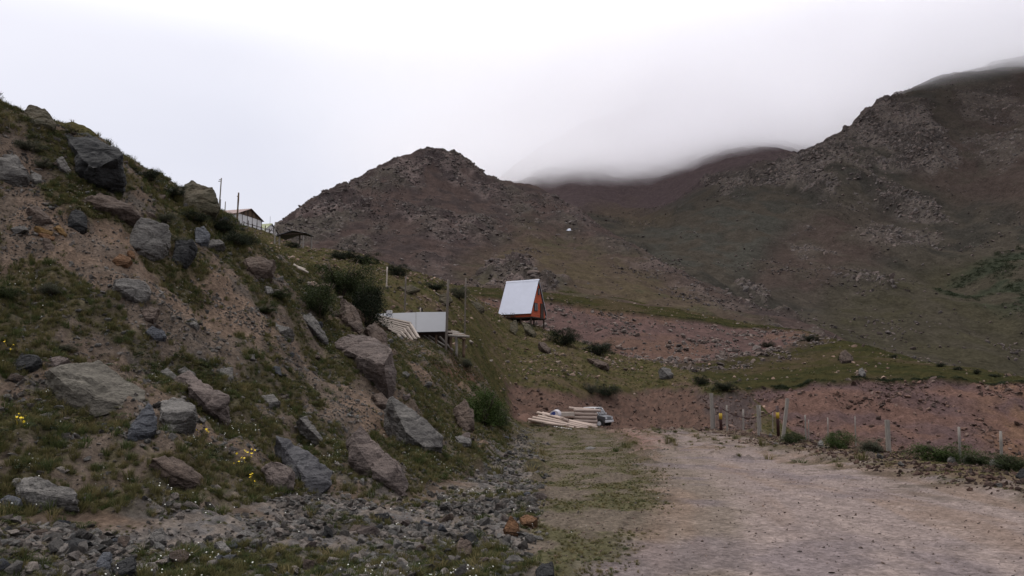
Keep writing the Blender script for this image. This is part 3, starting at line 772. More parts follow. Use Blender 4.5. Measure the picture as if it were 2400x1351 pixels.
# ================================================================== ROCKS
def hull_mesh(name, pts, target=None, rough=0.05, seed=0, size=1.0, smooth=False, maxv=3600, freq=2.2):
    bm = bmesh.new()
    for p in pts: bm.verts.new(p)
    r = bmesh.ops.convex_hull(bm, input=list(bm.verts))
    junk = [g for g in set(r['geom_interior'] + r['geom_unused']) if isinstance(g, bmesh.types.BMVert) and g.is_valid]
    bmesh.ops.delete(bm, geom=junk, context='VERTS')
    loose = [v for v in bm.verts if not v.link_faces]
    if loose: bmesh.ops.delete(bm, geom=loose, context='VERTS')
    if target:
        for _ in range(6):
            ed = [e for e in bm.edges if e.calc_length() > target]
            if not ed or len(bm.verts) > maxv: break
            bmesh.ops.subdivide_edges(bm, edges=ed, cuts=1, use_grid_fill=False)
            bmesh.ops.triangulate(bm, faces=bm.faces)
        bm.normal_update()
        off = Vector((seed * 3.7, seed * 1.3, seed * 7.1))
        k = freq / size
        ax = Euler((random.uniform(-.5, .5), random.uniform(-.5, .5), random.uniform(0, 6))).to_matrix()
        for v in bm.verts:
            q = v.co * k + off
            a = ax @ (v.co * k)
            n = mnoise.fractal(q, 0.75, 2.1, 6) * 0.9 - 0.7 * max(0.0, 0.12 - abs(mnoise.noise(q * 0.8 + off))) / 0.12
            st = mnoise.noise(Vector((a.x * 0.35, a.y * 0.35, a.z * 3.2)) + off)
            st2 = mnoise.noise(Vector((a.x * 0.8, a.y * 0.8, a.z * 8.0)) + off)
            v.co += v.normal * size * rough * (n + 0.35 * (st if st > 0 else st * 0.4) + 0.18 * st2)
    bmesh.ops.recalc_face_normals(bm, faces=bm.faces)
    me = bpy.data.meshes.new(name); bm.to_mesh(me); bm.free()
    for p in me.polygons: p.use_smooth = smooth
    return me
def stone_pts(n=14, flat=0.6, rnd=random):
    out = []
    for _ in range(n):
        v = Vector((rnd.gauss(0, 1), rnd.gauss(0, 1), rnd.gauss(0, 1))).normalized() * rnd.uniform(0.8, 1.05) * 0.5
        out.append(Vector((v.x * rnd.uniform(0.9, 1.15), v.y * 0.8, v.z * flat)))
    return out

GREY = rock_mat('grey_rock', alb(122, 117, 112), alb(90, 86, 84), 2.2)
GREYL = rock_mat('pale_grey_rock', alb(134, 129, 124), alb(98, 94, 91), 2.6, 0.4)
DARK = rock_mat('dark_rock', alb(66, 65, 65), alb(46, 46, 47), 2.4, 0.2)
BLUE = rock_mat('blue_grey_rock', alb(102, 103, 108), alb(78, 79, 84), 3.0, 0.2)
PINK = rock_mat('pink_rock', alb(124, 110, 104), alb(97, 87, 83), 2.2, 0.3)
BROWN = rock_mat('brown_rock', alb(114, 98, 88), alb(86, 75, 69), 2.4, 0.25)
ORANGE = rock_mat('orange_rock', alb(132, 96, 68), alb(100, 76, 58), 3.0, 0.2)
YELLOW = rock_mat('ochre_rock', alb(138, 106, 62), alb(104, 80, 54), 3.0, 0.2)
MOSSY = rock_mat('mossy_rock', alb(98, 88, 72), alb(64, 62, 48), 2.0, 0.6, alb(120, 112, 92))
SLAB = rock_mat('slab_rock', alb(118, 112, 102), alb(98, 92, 84), 1.6, 0.15)
SLATE = rock_mat('slate_rock', alb(96, 94, 96), alb(80, 78, 80), 1.6, 0.12)

def boulder(pts, mat, label, prot=0.4, sheet=None, rough=0.06, back=0.6, Yfix=None, toward=0.6):
    S = sheet or A
    P = np.array(pts, float)
    yb = P[:, 1].max(); xb = P[P[:, 1] > yb - 0.35 * (yb - P[:, 1].min())][:, 0].mean()
    Yb = Yfix or S.depth(xb, yb)
    w = (P[:, 0].max() - P[:, 0].min()) / FPX * Yb
    h = (yb - P[:, 1].min()) / FPX * Yb
    size = math.sqrt(w * h)
    e = prot * min(w, h * 1.3)
    W = []
    for x, y in pts:
        Yd = S.depth(x, y, 1e9)
        lim = Yb + 1.35 * (yb - y) / FPX * Yb
        Yd = min(max(Yd, Yb * 0.985), lim) if Yd < 1e8 else lim
        W.append(at(x, y, Yd))
    c = sum(W, Vector()) / len(W)
    n = (-(c - Vector((0, 0, EYE))).normalized() * toward + Vector((0, 0, 0.55))).normalized()
    rr = random.Random(int(xb * 7 + yb))
    Q = []
    tilt = Vector((rr.uniform(-1, 1), rr.uniform(-.3, .3), rr.uniform(-.2, 1))).normalized()
    for q, p in enumerate(W):
        Q.append(p + n * 0.04 * e)
        Q.append(c + (p - c) * 0.9 - n * e * back - Vector((0, 0, 0.2 * e)))
        if q % 3 != 2 or len(W) < 6:
            Q.append(c + (p - c) * rr.uniform(0.66, 0.9) + n * e * (0.72 + 0.55 * tilt.dot(p - c) / size) - Vector((0, 0, 0.12 * e)))
    base = Vector((c.x, c.y, min(p.z for p in W)))
    Q = [p - base for p in Q]
    tgt = max(2.6 / FPX * Yb, size / 34)
    me = hull_mesh('boulder', Q, tgt, rough, rr.randint(0, 99), size)
    o = link('boulder', me, mat); o.location = base
    return tag(o, label, 'boulder')

BOULDERS = [
 ([(150, 316), (204, 312), (240, 345), (294, 405), (288, 440), (262, 448), (213, 436), (178, 404)], DARK, 'huge dark overhanging slab under the crest of the left slope', .5),
 ([(60, 262), (105, 266), (132, 292), (125, 305), (80, 300), (45, 285)], MOSSY, 'mossy rounded outcrop on the skyline at upper left', .5),
 ([(412, 450), (445, 440), (476, 436), (502, 452), (515, 479), (510, 500), (480, 506), (430, 490)], MOSSY, 'big lichen covered boulder standing against the sky beside the pole', .35),
 ([(191, 471), (231, 464), (266, 470), (326, 496), (332, 511), (281, 516), (252, 502), (192, 484)], BROWN, 'long brown boulder below the overhanging dark slab', .5),
 ([(158, 514), (172, 499), (192, 498), (203, 511), (206, 535), (184, 544), (160, 532)], DARK, 'black rounded boulder on bare earth at upper left', .5),
 ([(68, 413), (80, 406), (98, 413), (98, 428), (80, 434), (70, 425)], GREYL, 'small pale round stone beside the grey boulder at left edge', .5),
 ([(-14, 385), (27, 374), (44, 384), (68, 417), (68, 431), (44, 437), (-10, 424)], GREY, 'grey boulder cut by the left edge below the turf', .5),
 ([(127, 384), (145, 378), (168, 402), (160, 410), (140, 402)], GREY, 'grey wedge of stone left of the overhanging dark slab', .5),
 ([(59, 496), (83, 488), (115, 508), (121, 523), (101, 529), (77, 520)], BROWN, 'reddish brown lump of rock left of the black boulder', .45),
 ([(308, 547), (323, 538), (361, 540), (400, 550), (398, 586), (376, 607), (349, 611), (320, 598), (299, 577)], GREY, 'large squared grey block midway up the left slope', .6),
 ([(409, 580), (456, 571), (462, 586), (440, 615), (415, 623), (402, 613)], DARK, 'dark boulder leaning beside the squared grey block', .5),
 ([(457, 540), (477, 533), (493, 550), (489, 568), (471, 579), (456, 568)], BLUE, 'blue grey boulder at the shrubby shoulder of the slope', .5),
 ([(494, 560), (520, 566), (528, 580), (505, 588), (480, 585)], GREY, 'low grey rock just right of the blue grey boulder', .4),
 ([(566, 618), (589, 611), (631, 613), (648, 627), (640, 650), (604, 656), (577, 636)], BROWN, 'flat topped brown boulder on the slope shoulder below the sheds', .55),
 ([(262, 675), (281, 666), (314, 661), (349, 672), (356, 692), (332, 711), (299, 705), (266, 688)], GREYL, 'cracked pale grey boulder jutting out in mid slope', .55),
 ([(264, 612), (278, 599), (305, 604), (310, 618), (299, 628), (274, 624)], ORANGE, 'orange brown rock below the squared grey block', .5),
 ([(297, 594), (308, 591), (318, 598), (316, 607), (302, 606)], ORANGE, 'small orange stone touching the squared grey block', .5),
 ([(78, 533), (100, 536), (124, 545), (122, 551), (98, 549), (80, 541)], YELLOW, 'ochre flat slab, uppermost of three beside the black boulder', .35),
 ([(86, 551), (108, 549), (130, 557), (128, 563), (104, 562)], ORANGE, 'ochre flat slab, lowest of three below the black boulder', .35),
 ([(124, 534), (140, 532), (158, 551), (154, 556), (138, 549)], YELLOW, 'bright ochre wedge pointing down right below the black boulder', .35),
 ([(98, 566), (118, 564), (128, 580), (120, 590), (104, 584)], BROWN, 'brown stone under the three ochre slabs', .4),
 ([(336, 783), (355, 772), (385, 778), (392, 793), (361, 800)], BLUE, 'smooth blue grey stone in the middle of the slope', .45),
 ([(330, 728), (352, 722), (376, 730), (360, 755), (340, 752)], BROWN, 'dull slaty rock just below the cracked pale boulder', .3),
 ([(431, 756), (450, 751), (469, 766), (462, 774), (446, 768)], GREYL, 'small pale oval stone on bare earth in mid slope', .4),
 ([(607, 762), (640, 758), (692, 787), (657, 799), (625, 780)], GREYL, 'pale jagged slab on the red dirt slope', .45),
 ([(618, 674), (637, 677), (643, 689), (625, 693)], GREYL, 'pale round stone under the flat topped brown boulder', .5),
 ([(112, 842), (142, 836), (168, 852), (127, 866)], PINK, 'dull red wedge of rock above the biggest slab', .4),
 ([(33, 848), (50, 832), (89, 835), (102, 855), (77, 874), (36, 870)], DARK, 'dark mossy boulder at left above the biggest slab', .5),
 ([(100, 897), (148, 880), (208, 857), (230, 857), (274, 883), (343, 917), (336, 940), (297, 961), (222, 979), (148, 952), (118, 925)], SLAB, 'biggest flat grey slab with a pale front edge low on the left slope', .32),
 ([(405, 893), (430, 884), (486, 917), (538, 957), (545, 991), (530, 1003), (482, 974), (445, 936)], PINK, 'long reddish boulder slanting down beside the yellow flowers', .45),
 ([(371, 943), (408, 932), (437, 946), (463, 980), (460, 999), (393, 1018), (373, 985)], GREYL, 'light grey angular boulder above the yellow flowers', .5),
 ([(350, 952), (367, 976), (368, 1009), (323, 1036), (295, 1033), (308, 998)], BLUE, 'dark slaty pointed rock between the biggest slab and the yellow flowers', .45),
 ([(371, 874), (392, 868), (417, 884), (414, 894), (390, 890)], GREYL, 'pale flake of stone above the long reddish boulder', .35),
 ([(412, 870), (432, 862), (462, 882), (455, 890), (430, 884)], GREY, 'thin grey slab resting above the long reddish boulder', .35),
 ([(508, 868), (545, 862), (548, 890), (520, 886)], GREY, 'flat square stone in the turf right of the long reddish boulder', .25),
 ([(345, 1095), (400, 1087), (445, 1102), (476, 1124), (471, 1144), (445, 1155), (378, 1130)], BROWN, 'smooth brown boulder low on the slope in the grass', .45),
 ([(30, 1126), (74, 1120), (141, 1147), (190, 1180), (186, 1203), (111, 1193), (33, 1160)], GREYL, 'long layered grey boulder low at the left edge', .45),
 ([(0, 1172), (18, 1162), (44, 1166), (54, 1182), (42, 1196), (8, 1192)], BLUE, 'bluish rounded stone at the left edge in the rubble', .5),
 ([(612, 1100), (630, 1087), (667, 1093), (690, 1117), (686, 1148), (653, 1156), (627, 1126)], PINK, 'red and white patched boulder before the smooth slate slab', .5),
 ([(640, 1050), (668, 1046), (707, 1060), (747, 1081), (780, 1106), (774, 1138), (751, 1161), (716, 1152), (685, 1112)], SLATE, 'big smooth slate slab at the foot of the slope', .35),
 ([(785, 808), (813, 786), (858, 784), (889, 812), (925, 857), (928, 906), (911, 928), (885, 912), (858, 878), (830, 845), (796, 830)], PINK, 'big pink rounded boulder below the plank stack', .5),
 ([(851, 779), (876, 771), (907, 797), (913, 826), (896, 834)], BROWN, 'brown boulder tucked behind the big pink one', .5),
 ([(898, 972), (911, 957), (951, 966), (1000, 995), (1039, 1026), (1037, 1049), (996, 1062), (947, 1041), (907, 1002)], GREY, 'long pointed grey boulder low on the slope near the green bush', .5),
 ([(1062, 960), (1089, 945), (1110, 963), (1112, 999), (1094, 1013), (1074, 995)], BROWN, 'upright brown boulder beside the bush at the slope foot', .45),
 ([(1062, 1030), (1080, 1022), (1106, 1030), (1104, 1046), (1075, 1046)], GREYL, 'pale broken stone below the upright brown boulder', .45),
 ([(811, 1037), (840, 1017), (885, 1052), (929, 1097), (957, 1137), (952, 1166), (911, 1152), (862, 1119), (822, 1081)], PINK, 'long mauve rock face running down to the rubble', .4),
 ([(869, 934), (893, 927), (930, 955), (905, 962), (885, 955)], BROWN, 'brown stone between the pink boulder and the long pointed one', .45),
 ([(606, 932), (640, 928), (659, 946), (631, 957)], GREYL, 'pale flat stone on the turf left of the red dirt', .4),
 ([(694, 990), (716, 985), (758, 1028), (756, 1041), (720, 1015)], GREY, 'slender grey rock pointing down towards the slate slab', .4),
 ([(700, 750), (725, 745), (765, 790), (770, 812), (735, 785)], GREY, 'narrow slanting rock below the big bushes', .4),
 ([(800, 705), (830, 720), (850, 760), (845, 785), (815, 770), (795, 735)], BROWN, 'brown crag under the big bushes beside the planks', .45),
 ([(1178, 1246), (1196, 1220), (1219, 1234), (1215, 1256), (1184, 1254)], ORANGE, 'orange stone standing in the rubble by the gravel flat', .6),
 ([(1254, 1336), (1268, 1326), (1296, 1329), (1302, 1362), (1262, 1364)], DARK, 'black angular stone cut by the bottom edge', .6),
 ([(1064, 1290), (1078, 1267), (1106, 1280), (1104, 1306), (1072, 1312)], BROWN, 'brown pointed stone in the rubble near the bottom edge', .6),
 ([(1218, 1215), (1236, 1208), (1262, 1226), (1250, 1240), (1224, 1236)], ORANGE, 'reddish stone right of the orange one by the gravel flat', .5),
 ([(138, 1278), (156, 1258), (196, 1266), (222, 1280), (190, 1290), (150, 1290)], DARK, 'flat two coloured stone in the rubble at lower left', .45),
 ([(225, 1330), (240, 1302), (264, 1298), (258, 1340), (236, 1352)], BLUE, 'grey and rusty standing stone in rubble at bottom left', .6),
 ([(262, 1340), (282, 1318), (318, 1314), (322, 1352), (270, 1364)], DARK, 'dark blocky stone at the bottom edge in the rubble', .6),
 ([(345, 1265), (362, 1248), (385, 1246), (390, 1280), (360, 1282)], GREY, 'grey triangular stone in the middle of the rubble', .6),
 ([(500, 1278), (520, 1272), (545, 1292), (520, 1300)], GREYL, 'pale flat stone among darker rubble', .4),
 ([(1543, 872), (1556, 864), (1572, 867), (1579, 880), (1568, 889), (1548, 888)], GREY, 'round grey boulder alone on the green hillside', .6),
 ([(1376, 842), (1400, 845), (1430, 862), (1426, 870), (1400, 862)], BROWN, 'dark ledge of rock on the green hillside below the cabin bushes', .5),
 ([(1260, 810), (1275, 806), (1292, 822), (1285, 830), (1268, 822)], BROWN, 'rusty brown boulder in the turf below the orange cabin', .5),
 ([(1194, 758), (1210, 750), (1216, 772), (1208, 785), (1196, 775)], MOSSY, 'pale outcrop under the near corner of the orange cabin', .22),
 ([(1222, 755), (1240, 760), (1258, 785), (1250, 792), (1230, 775)], MOSSY, 'pale slanting outcrop beside the cabin stilts', .2),
 ([(1028, 695), (1050, 688), (1062, 705), (1045, 715), (1030, 708)], MOSSY, 'pale boulder in turf behind the tall post', .25),
 ([(1098, 705), (1122, 710), (1138, 728), (1120, 736), (1100, 722)], MOSSY, 'pale outcrop on the crest between tall posts and orange cabin', .25),
 ([(930, 675), (965, 668), (985, 680), (955, 690)], MOSSY, 'pale rocks beside the short post on the hillside', .25),
 ([(2318, 1085), (2332, 1078), (2350, 1086), (2346, 1096), (2324, 1096)], GREY, 'grey boulder at the foot of the rightmost fence post', .5),
 ([(2219, 1078), (2230, 1070), (2241, 1078), (2238, 1086), (2222, 1086)], GREYL, 'pale stone left of the fence post with a bush', .5),
 ([(2252, 1080), (2262, 1071), (2276, 1074), (2278, 1086), (2260, 1088)], GREY, 'grey mossy stone right of the fence post with a bush', .5),
 ([(2380, 1116), (2392, 1104), (2414, 1104), (2416, 1124), (2392, 1124)], DARK, 'black stone cut by the right edge on the verge', .5),
 ([(1916, 1040), (1922, 1032), (1930, 1036), (1930, 1047), (1920, 1047)], GREYL, 'pale round stone on the verge between fence posts', .5),
]
for pts, mat, label, prot in BOULDERS:
    boulder(pts, mat, label, prot)

# ------------------------------------------------------------------ scattering
def pick(S, wgt, n, rng):
    p = (wgt * S.vis).ravel(); tot = p.sum()
    if tot <= 0: return np.zeros((0, 3))
    k = rng.choice(p.size, n, p=p / tot)
    i, j = np.divmod(k, S.ns)
    i = np.clip(i, 0, S.nu - 2); j = np.clip(j, 0, S.ns - 2)
    f, g = rng.random(n), rng.random(n)
    out = []
    for arr in (S.X, S.Y, S.Z):
        out.append((arr[i, j] * (1 - f) + arr[i + 1, j] * f) * (1 - g) + (arr[i, j + 1] * (1 - f) + arr[i + 1, j + 1] * f) * g)
    return np.stack(out, -1)
def scatter(name, pts, scl, idx, rot, sources, label, cat):
    """Many small pieces nobody could count: one object of kind stuff."""
    n = len(pts)
    coll = bpy.data.collections.new(name + '_pieces')
    for s_ in sources: coll.objects.link(s_)
    me = bpy.data.meshes.new(name)
    me.vertices.add(n); me.vertices.foreach_set('co', pts.astype(np.float32).ravel())
    for an, tp, arr in (('rot', 'FLOAT_VECTOR', rot), ('scl', 'FLOAT_VECTOR', scl)):
        a = me.attributes.new(an, tp, 'POINT'); a.data.foreach_set('vector', arr.astype(np.float32).ravel())
    a = me.attributes.new('idx', 'INT', 'POINT'); a.data.foreach_set('value', idx.astype(np.int32))
    o = link(name, me)
    ng = bpy.data.node_groups.new(name, 'GeometryNodeTree')
    ng.interface.new_socket('Geometry', in_out='INPUT', socket_type='NodeSocketGeometry')
    ng.interface.new_socket('Geometry', in_out='OUTPUT', socket_type='NodeSocketGeometry')
    N, L = ng.nodes, ng.links
    gi, go = N.new('NodeGroupInput'), N.new('NodeGroupOutput')
    ci = N.new('GeometryNodeCollectionInfo'); ci.inputs['Collection'].default_value = coll
    ci.inputs['Separate Children'].default_value = True; ci.inputs['Reset Children'].default_value = True
    ip = N.new('GeometryNodeInstanceOnPoints'); ip.inputs['Pick Instance'].default_value = True
    e2r = N.new('FunctionNodeEulerToRotation')
    def na(nm, t):
        q = N.new('GeometryNodeInputNamedAttribute'); q.data_type = t; q.inputs['Name'].default_value = nm
        return q.outputs['Attribute']
    L.new(gi.outputs[0], ip.inputs['Points']); L.new(ci.outputs[0], ip.inputs['Instance'])
    L.new(na('idx', 'INT'), ip.inputs['Instance Index'])
    L.new(na('rot', 'FLOAT_VECTOR'), e2r.inputs[0]); L.new(e2r.outputs[0], ip.inputs['Rotation'])
    L.new(na('scl', 'FLOAT_VECTOR'), ip.inputs['Scale'])
    L.new(ip.outputs[0], go.inputs[0])
    md = o.modifiers.new('scatter', 'NODES'); md.node_group = ng
    return tag(o, label, cat, kind='stuff')
def src(name, me, mat):
    o = bpy.data.objects.new(name, me)
    if not me.materials: me.materials.append(mat)
    return o
def power(rng, n, a, b, k=2.2):
    """sizes between a and b, small ones commonest"""
    u = rng.random(n)
    return (a ** (1 - k) + u * (b ** (1 - k) - a ** (1 - k))) ** (1 / (1 - k))

SMIX = rock_mat('mixed_stone', alb(142, 139, 135), alb(106, 104, 101), 5.0, 0.3, obj_random=True, warm=0.33)
STER = rock_mat('terrace_stone', alb(112, 103, 98), alb(76, 70, 67), 1.2, 0.3, obj_random=True, warm=0.3)
SRED = rock_mat('reddish_stone', alb(112, 94, 86), alb(86, 72, 66), 3.0, 0.3, obj_random=True, warm=0.4)
SPALE = rock_mat('pale_stone', alb(134, 124, 116), alb(96, 88, 82), 2.0, 0.3, obj_random=True)
SROAD = rock_mat('road_stone', alb(150, 140, 134), alb(112, 104, 101), 6.0, 0.2, obj_random=True)
SMT = rock_mat('mountain_stone', alb(98, 91, 88), alb(62, 57, 55), 0.5, 0.3, obj_random=True, warm=0.3)
rr = random.Random(5)
def stone_set(name, mat, k=6, flat=0.6, n=13):
    return [src(name, hull_mesh(name, stone_pts(n, flat, rr)), mat) for _ in range(k)]
def stones(name, S, wgt, n, a, b, mat, label, cat='stones', k=2.2, flat=0.6, seed=1, sink=0.15, tilt=0.5, dip=None):
    rng = np.random.default_rng(seed)
    p = pick(S, wgt, n, rng); n = len(p)
    sz = power(rng, n, a, b, k)
    scl = sz[:, None] * rng.uniform(0.7, 1.3, (n, 3))
    p[:, 2] += sz * (0.25 - sink)
    rot = np.c_[rng.normal(0, tilt, n), rng.normal(0, tilt, n), rng.uniform(0, 6.28, n)]
    if dip:
        rot = np.c_[rng.normal(dip[0], .22, n), rng.normal(dip[1], .22, n), rng.normal(dip[2], .35, n)]
        scl = sz[:, None] * np.c_[rng.uniform(.9, 1.5, n), rng.uniform(.7, 1.1, n), rng.uniform(.6, 1.0, n)]
    ss = stone_set(name + '_piece', mat, 6, flat)
    return scatter(name, p, scl, rng.integers(0, 6, n), rot, ss, label, cat)

m = A.masks
areaA = A.Y ** 2
clump = sst(-0.2, 0.5, fbm(A.X * 0.8, A.Y * 0.8, 4, 401))
rbw = sst(-.45, .15, fbm(A.X * .6, A.Y * .6, 4, 415))
stones('rubble', A, m['rubble'] * areaA ** 0.8 * (0.1 + clump) * (0.15 + rbw), 17000, 0.028, 0.17, SMIX, 'broken grey and rusty rubble along the foot of the slope', seed=2, flat=0.5)
stones('slope_stones', A, m['slope'] * areaA ** 0.85 * (0.2 + 0.8 * clump) * (1 - 0.4 * m['gpatch']), 42000, 0.022, 0.15, SMIX, 'small stones littering the bare earth of the slope', k=2.6, seed=3, flat=0.5)
stones('gravel', A, (m['road'] * 0.4 + m['flat'] + 0.2 * m['rubble']) * areaA ** 0.75, 26000, 0.012, 0.055, SROAD, 'loose gravel scattered over the dirt road', k=3.0, seed=4, flat=0.45, sink=0.2)
stones('verge_stones', A, m['verge'] * areaA ** 0.8, 9000, 0.04, 0.2, SRED, 'brown stones heaped along the verge below the fence', k=2.5, seed=5)
stones('bank_stones', A, (m['bank'] + 1.5 * m['bankrock']) * areaA * (0.3 + clump), 2600, 0.10, 0.7, SRED, 'stones stuck in the red earth bank behind the truck', k=2.6, seed=6)
stones('turf_stones', A, m['green'] * ((A.PX < 1180) | (A.PY < 975)) * areaA * (0.15 + sst(0, .5, fbm(A.X * .12, A.Y * .12, 4, 403))), 9000, 0.10, 0.75, SPALE, 'pale stones lying in the turf of the green hillside', k=2.7, seed=7, flat=0.5)
mb_ = B.masks; areaB = B.Y ** 2
cl = sst(-0.1, 0.5, fbm(B.X * 0.09, B.Y * 0.09, 4, 405))
stones('cutting_stones', B, mb_['cut1'] * areaB * (0.1 + cl), 2600, 0.2, 1.1, SRED, 'stones sticking out of the red earth cutting at right', k=2.6, seed=8)
stones('terrace_stones', B, (mb_['cut2'] * 0.7 + mb_['scree2'] * 1.8) * areaB * (0.15 + cl), 8000, 0.35, 2.3, STER, 'stones and boulders spilled below the upper red cutting', k=2.7, seed=9)
stones('pasture_stones', B, mb_['grass'] * (1 - mb_['scree2']) * areaB * (0.1 + cl), 2200, 0.3, 1.3, SPALE, 'pale stones scattered over the green bench', k=2.8, seed=10)
cn = C.masks['crag']; areaC = C.Y ** 2
cw = np.clip(cn, 0, 1) ** 1.5
stones('crag_rocks', C, cw * areaC, 19000, 0.9, 5.0, SMT, 'crags and broken rock on the centre mountain', k=2.1, seed=11, flat=.7, sink=0.45, dip=(.3, -.15, .5))
stones('hill_stones', C, (0.05 + sst(0.15, .6, fbm(C.X * 0.02, C.Y * 0.02, 5, 407))) * areaC, 6000, 0.6, 2.2, SMT, 'loose stones strewn over the flanks of the centre mountain', k=2.8, seed=12, flat=0.7)
dn = D.masks['crag']; areaD = D.Y ** 1.6
stones('ridge_crags', D, np.clip(dn, 0, 1) ** 1.3 * areaD, 20000, 1.3, 8.0, SMT, 'crags breaking out along the right hand mountain ridge', k=2.1, seed=13, flat=.7, sink=0.4, dip=(.3, -.55, .3))
stones('slide_stones', D, (0.05 + sst(0.1, .6, fbm(D.X * 0.012, D.Y * 0.012, 5, 409))) * areaD * (D.Y < 1000), 6500, 0.9, 3.4, SMT, 'loose stones over the flanks of the right hand mountain', k=2.9, seed=14, flat=0.7)

# the larger loose stones, one by one
sm = [hull_mesh('stone', stone_pts(15, 0.62, rr), 0.16, 0.05, q, 1.0, maxv=220) for q in range(8)]
def loose(S, wgt, n, a, b, mats, label, group, seed, k=2.0):
    rng = np.random.default_rng(seed)
    p = pick(S, wgt, n, rng); sz = np.sort(power(rng, len(p), a, b, k))[::-1]
    for q in range(len(p)):
        me = sm[rng.integers(0, len(sm))]
        key = (me.name, mats[rng.integers(0, len(mats))])
        mm = _VAR.get(key)
        if mm is None:
            mm = me.copy(); mm.materials.clear(); mm.materials.append(key[1]); _VAR[key] = mm
        o = bpy.data.objects.new('stone', mm); COL.objects.link(o)
        o.location = (p[q, 0], p[q, 1], p[q, 2] + 0.12 * sz[q])
        o.rotation_euler = (rng.normal(0, .35), rng.normal(0, .35), rng.uniform(0, 6.28))
        o.scale = sz[q] * rng.uniform(0.75, 1.25, 3)
        pxx, pyy = proj(p[q, 0] / p[q, 1], (p[q, 2] - EYE) / p[q, 1])
        LOOSE.append((o, label, group, float(pxx), float(pyy), CNAME[key[1].name], float(sz[q])))
LOOSE = []
CNAME = {'grey_rock': 'grey', 'pale_grey_rock': 'pale', 'dark_rock': 'dark', 'blue_grey_rock': 'slate grey', 'pink_rock': 'pinkish', 'brown_rock': 'brown', 'orange_rock': 'orange'}
NTH = ['nearest', 'second nearest', 'third nearest', 'fourth nearest', 'fifth nearest', 'sixth nearest', 'seventh nearest', 'eighth nearest', 'ninth nearest', 'tenth nearest'] + [q + ' nearest' for q in ('eleventh', 'twelfth', 'thirteenth', 'fourteenth', 'fifteenth', 'sixteenth', 'seventeenth', 'eighteenth', 'nineteenth', 'twentieth', 'farthest')]
FROM_LEFT = ['first', 'second', 'third', 'fourth', 'fifth', 'sixth', 'seventh', 'eighth', 'ninth', 'tenth', 'eleventh', 'twelfth', 'thirteenth', 'fourteenth', 'fifteenth', 'sixteenth', 'seventeenth', 'eighteenth', 'nineteenth', 'twentieth', 'twenty-first', 'twenty-second', 'twenty-third', 'twenty-fourth', 'twenty-fifth', 'twenty-sixth']
MARKS = [(710, 1105, 'smooth slate slab'), (880, 1090, 'long mauve rock face'), (220, 920, 'biggest flat slab'), (970, 1010, 'long pointed grey boulder'), (1198, 1238, 'orange standing stone'), (1085, 1290, 'brown pointed stone'),
         (1088, 980, 'upright brown boulder'), (410, 1120, 'smooth brown boulder'), (110, 1160, 'long layered boulder'), (308, 686, 'cracked pale boulder'), (350, 575, 'squared grey block'), (860, 850, 'big pink boulder'),
         (650, 778, 'pale jagged slab'), (182, 520, 'black rounded boulder'), (607, 630, 'flat topped brown boulder'), (650, 1120, 'red and white boulder'), (475, 945, 'long reddish boulder'), (280, 1335, 'dark blocky stone'),
         (367, 1265, 'grey triangular stone'), (520, 1285, 'pale flat rubble stone'), (180, 1275, 'flat two coloured stone'), (1278, 1345, 'black cut off stone'), (225, 380, 'dark overhanging slab'), (260, 490, 'long brown boulder')]
def name_loose():
    sets = {}
    for o, label, group, x, y, c, z in LOOSE:
        if 'verge' in group: sets.setdefault('verge', []).append((x, o, label, group, c)); continue
        k = min(range(len(MARKS)), key=lambda i: math.hypot(MARKS[i][0] - x, MARKS[i][1] - y))
        dx, dy = x - MARKS[k][0], y - MARKS[k][1]
        way = ('right of' if dx > 0 else 'left of') if abs(dx) > abs(dy) else ('below' if dy > 0 else 'above')
        sets.setdefault((c, way, k), []).append((math.hypot(dx, dy), o, label, group, c))
    for key, lst in sets.items():
        lst.sort(key=lambda q: q[0])
        for i, (d_, o, label, group, c) in enumerate(lst):
            if key == 'verge': lb = '%s stone on the gravel verge under the fence, %s from the left' % (c, FROM_LEFT[min(i, 25)])
            else: lb = '%s loose stone %s the %s%s' % (c, key[1], MARKS[key[2]][2], ', ' + NTH[min(i, 20)] + ' of its colour' if len(lst) > 1 else '')
            tag(o, lb, 'stone', group)
_VAR = {}
loose(A, m['rubble'] * areaA ** 0.7, 170, 0.12, 0.26, [GREY, GREYL, BROWN, DARK, BLUE, GREY, PINK], 'loose angular stone among the rubble at the foot of the slope', 'stones in the rubble', 31, 2.6)
loose(A, m['slope'] * areaA ** 0.9, 90, 0.16, 0.42, [GREY, BROWN, GREYL, BLUE, PINK], 'loose stone resting on the bare earth of the left slope', 'stones on the slope', 32, 2.6)
loose(A, m['verge'] * areaA ** 0.8, 26, 0.2, 0.4, [GREY, BROWN, GREYL], 'brown stone on the gravel verge under the fence', 'stones on the verge', 33, 2.6)
name_loose()

# ================================================================== GRASS, FLOWERS, SHRUBS
def tuft_mesh(name, blades, h, spread, w, rnd, bend=0.5):
    V, F = [], []
    for _ in range(blades):
        a = rnd.uniform(0, 6.283); r = rnd.random() ** 0.6 * spread
        bx, by = r * math.cos(a), r * math.sin(a)
        la = a + rnd.uniform(-.7, .7); ln = rnd.uniform(0.15, bend) * h
        hh = h * rnd.uniform(0.55, 1.0)
        px_, py_ = -math.sin(la) * w, math.cos(la) * w
        k = len(V)
        V += [(bx - px_, by - py_, -0.05), (bx + px_, by + py_, -0.05),
              (bx + math.cos(la) * ln * .35 + px_ * .8, by + math.sin(la) * ln * .35 + py_ * .8, hh * .6), (bx + math.cos(la) * ln * .35 - px_ * .8, by + math.sin(la) * ln * .35 - py_ * .8, hh * .6),
              (bx + math.cos(la) * ln, by + math.sin(la) * ln, hh)]
        F += [(k, k + 1, k + 2), (k, k + 2, k + 3), (k + 3, k + 2, k + 4)]
    return mesh_np(name, V, F, False)
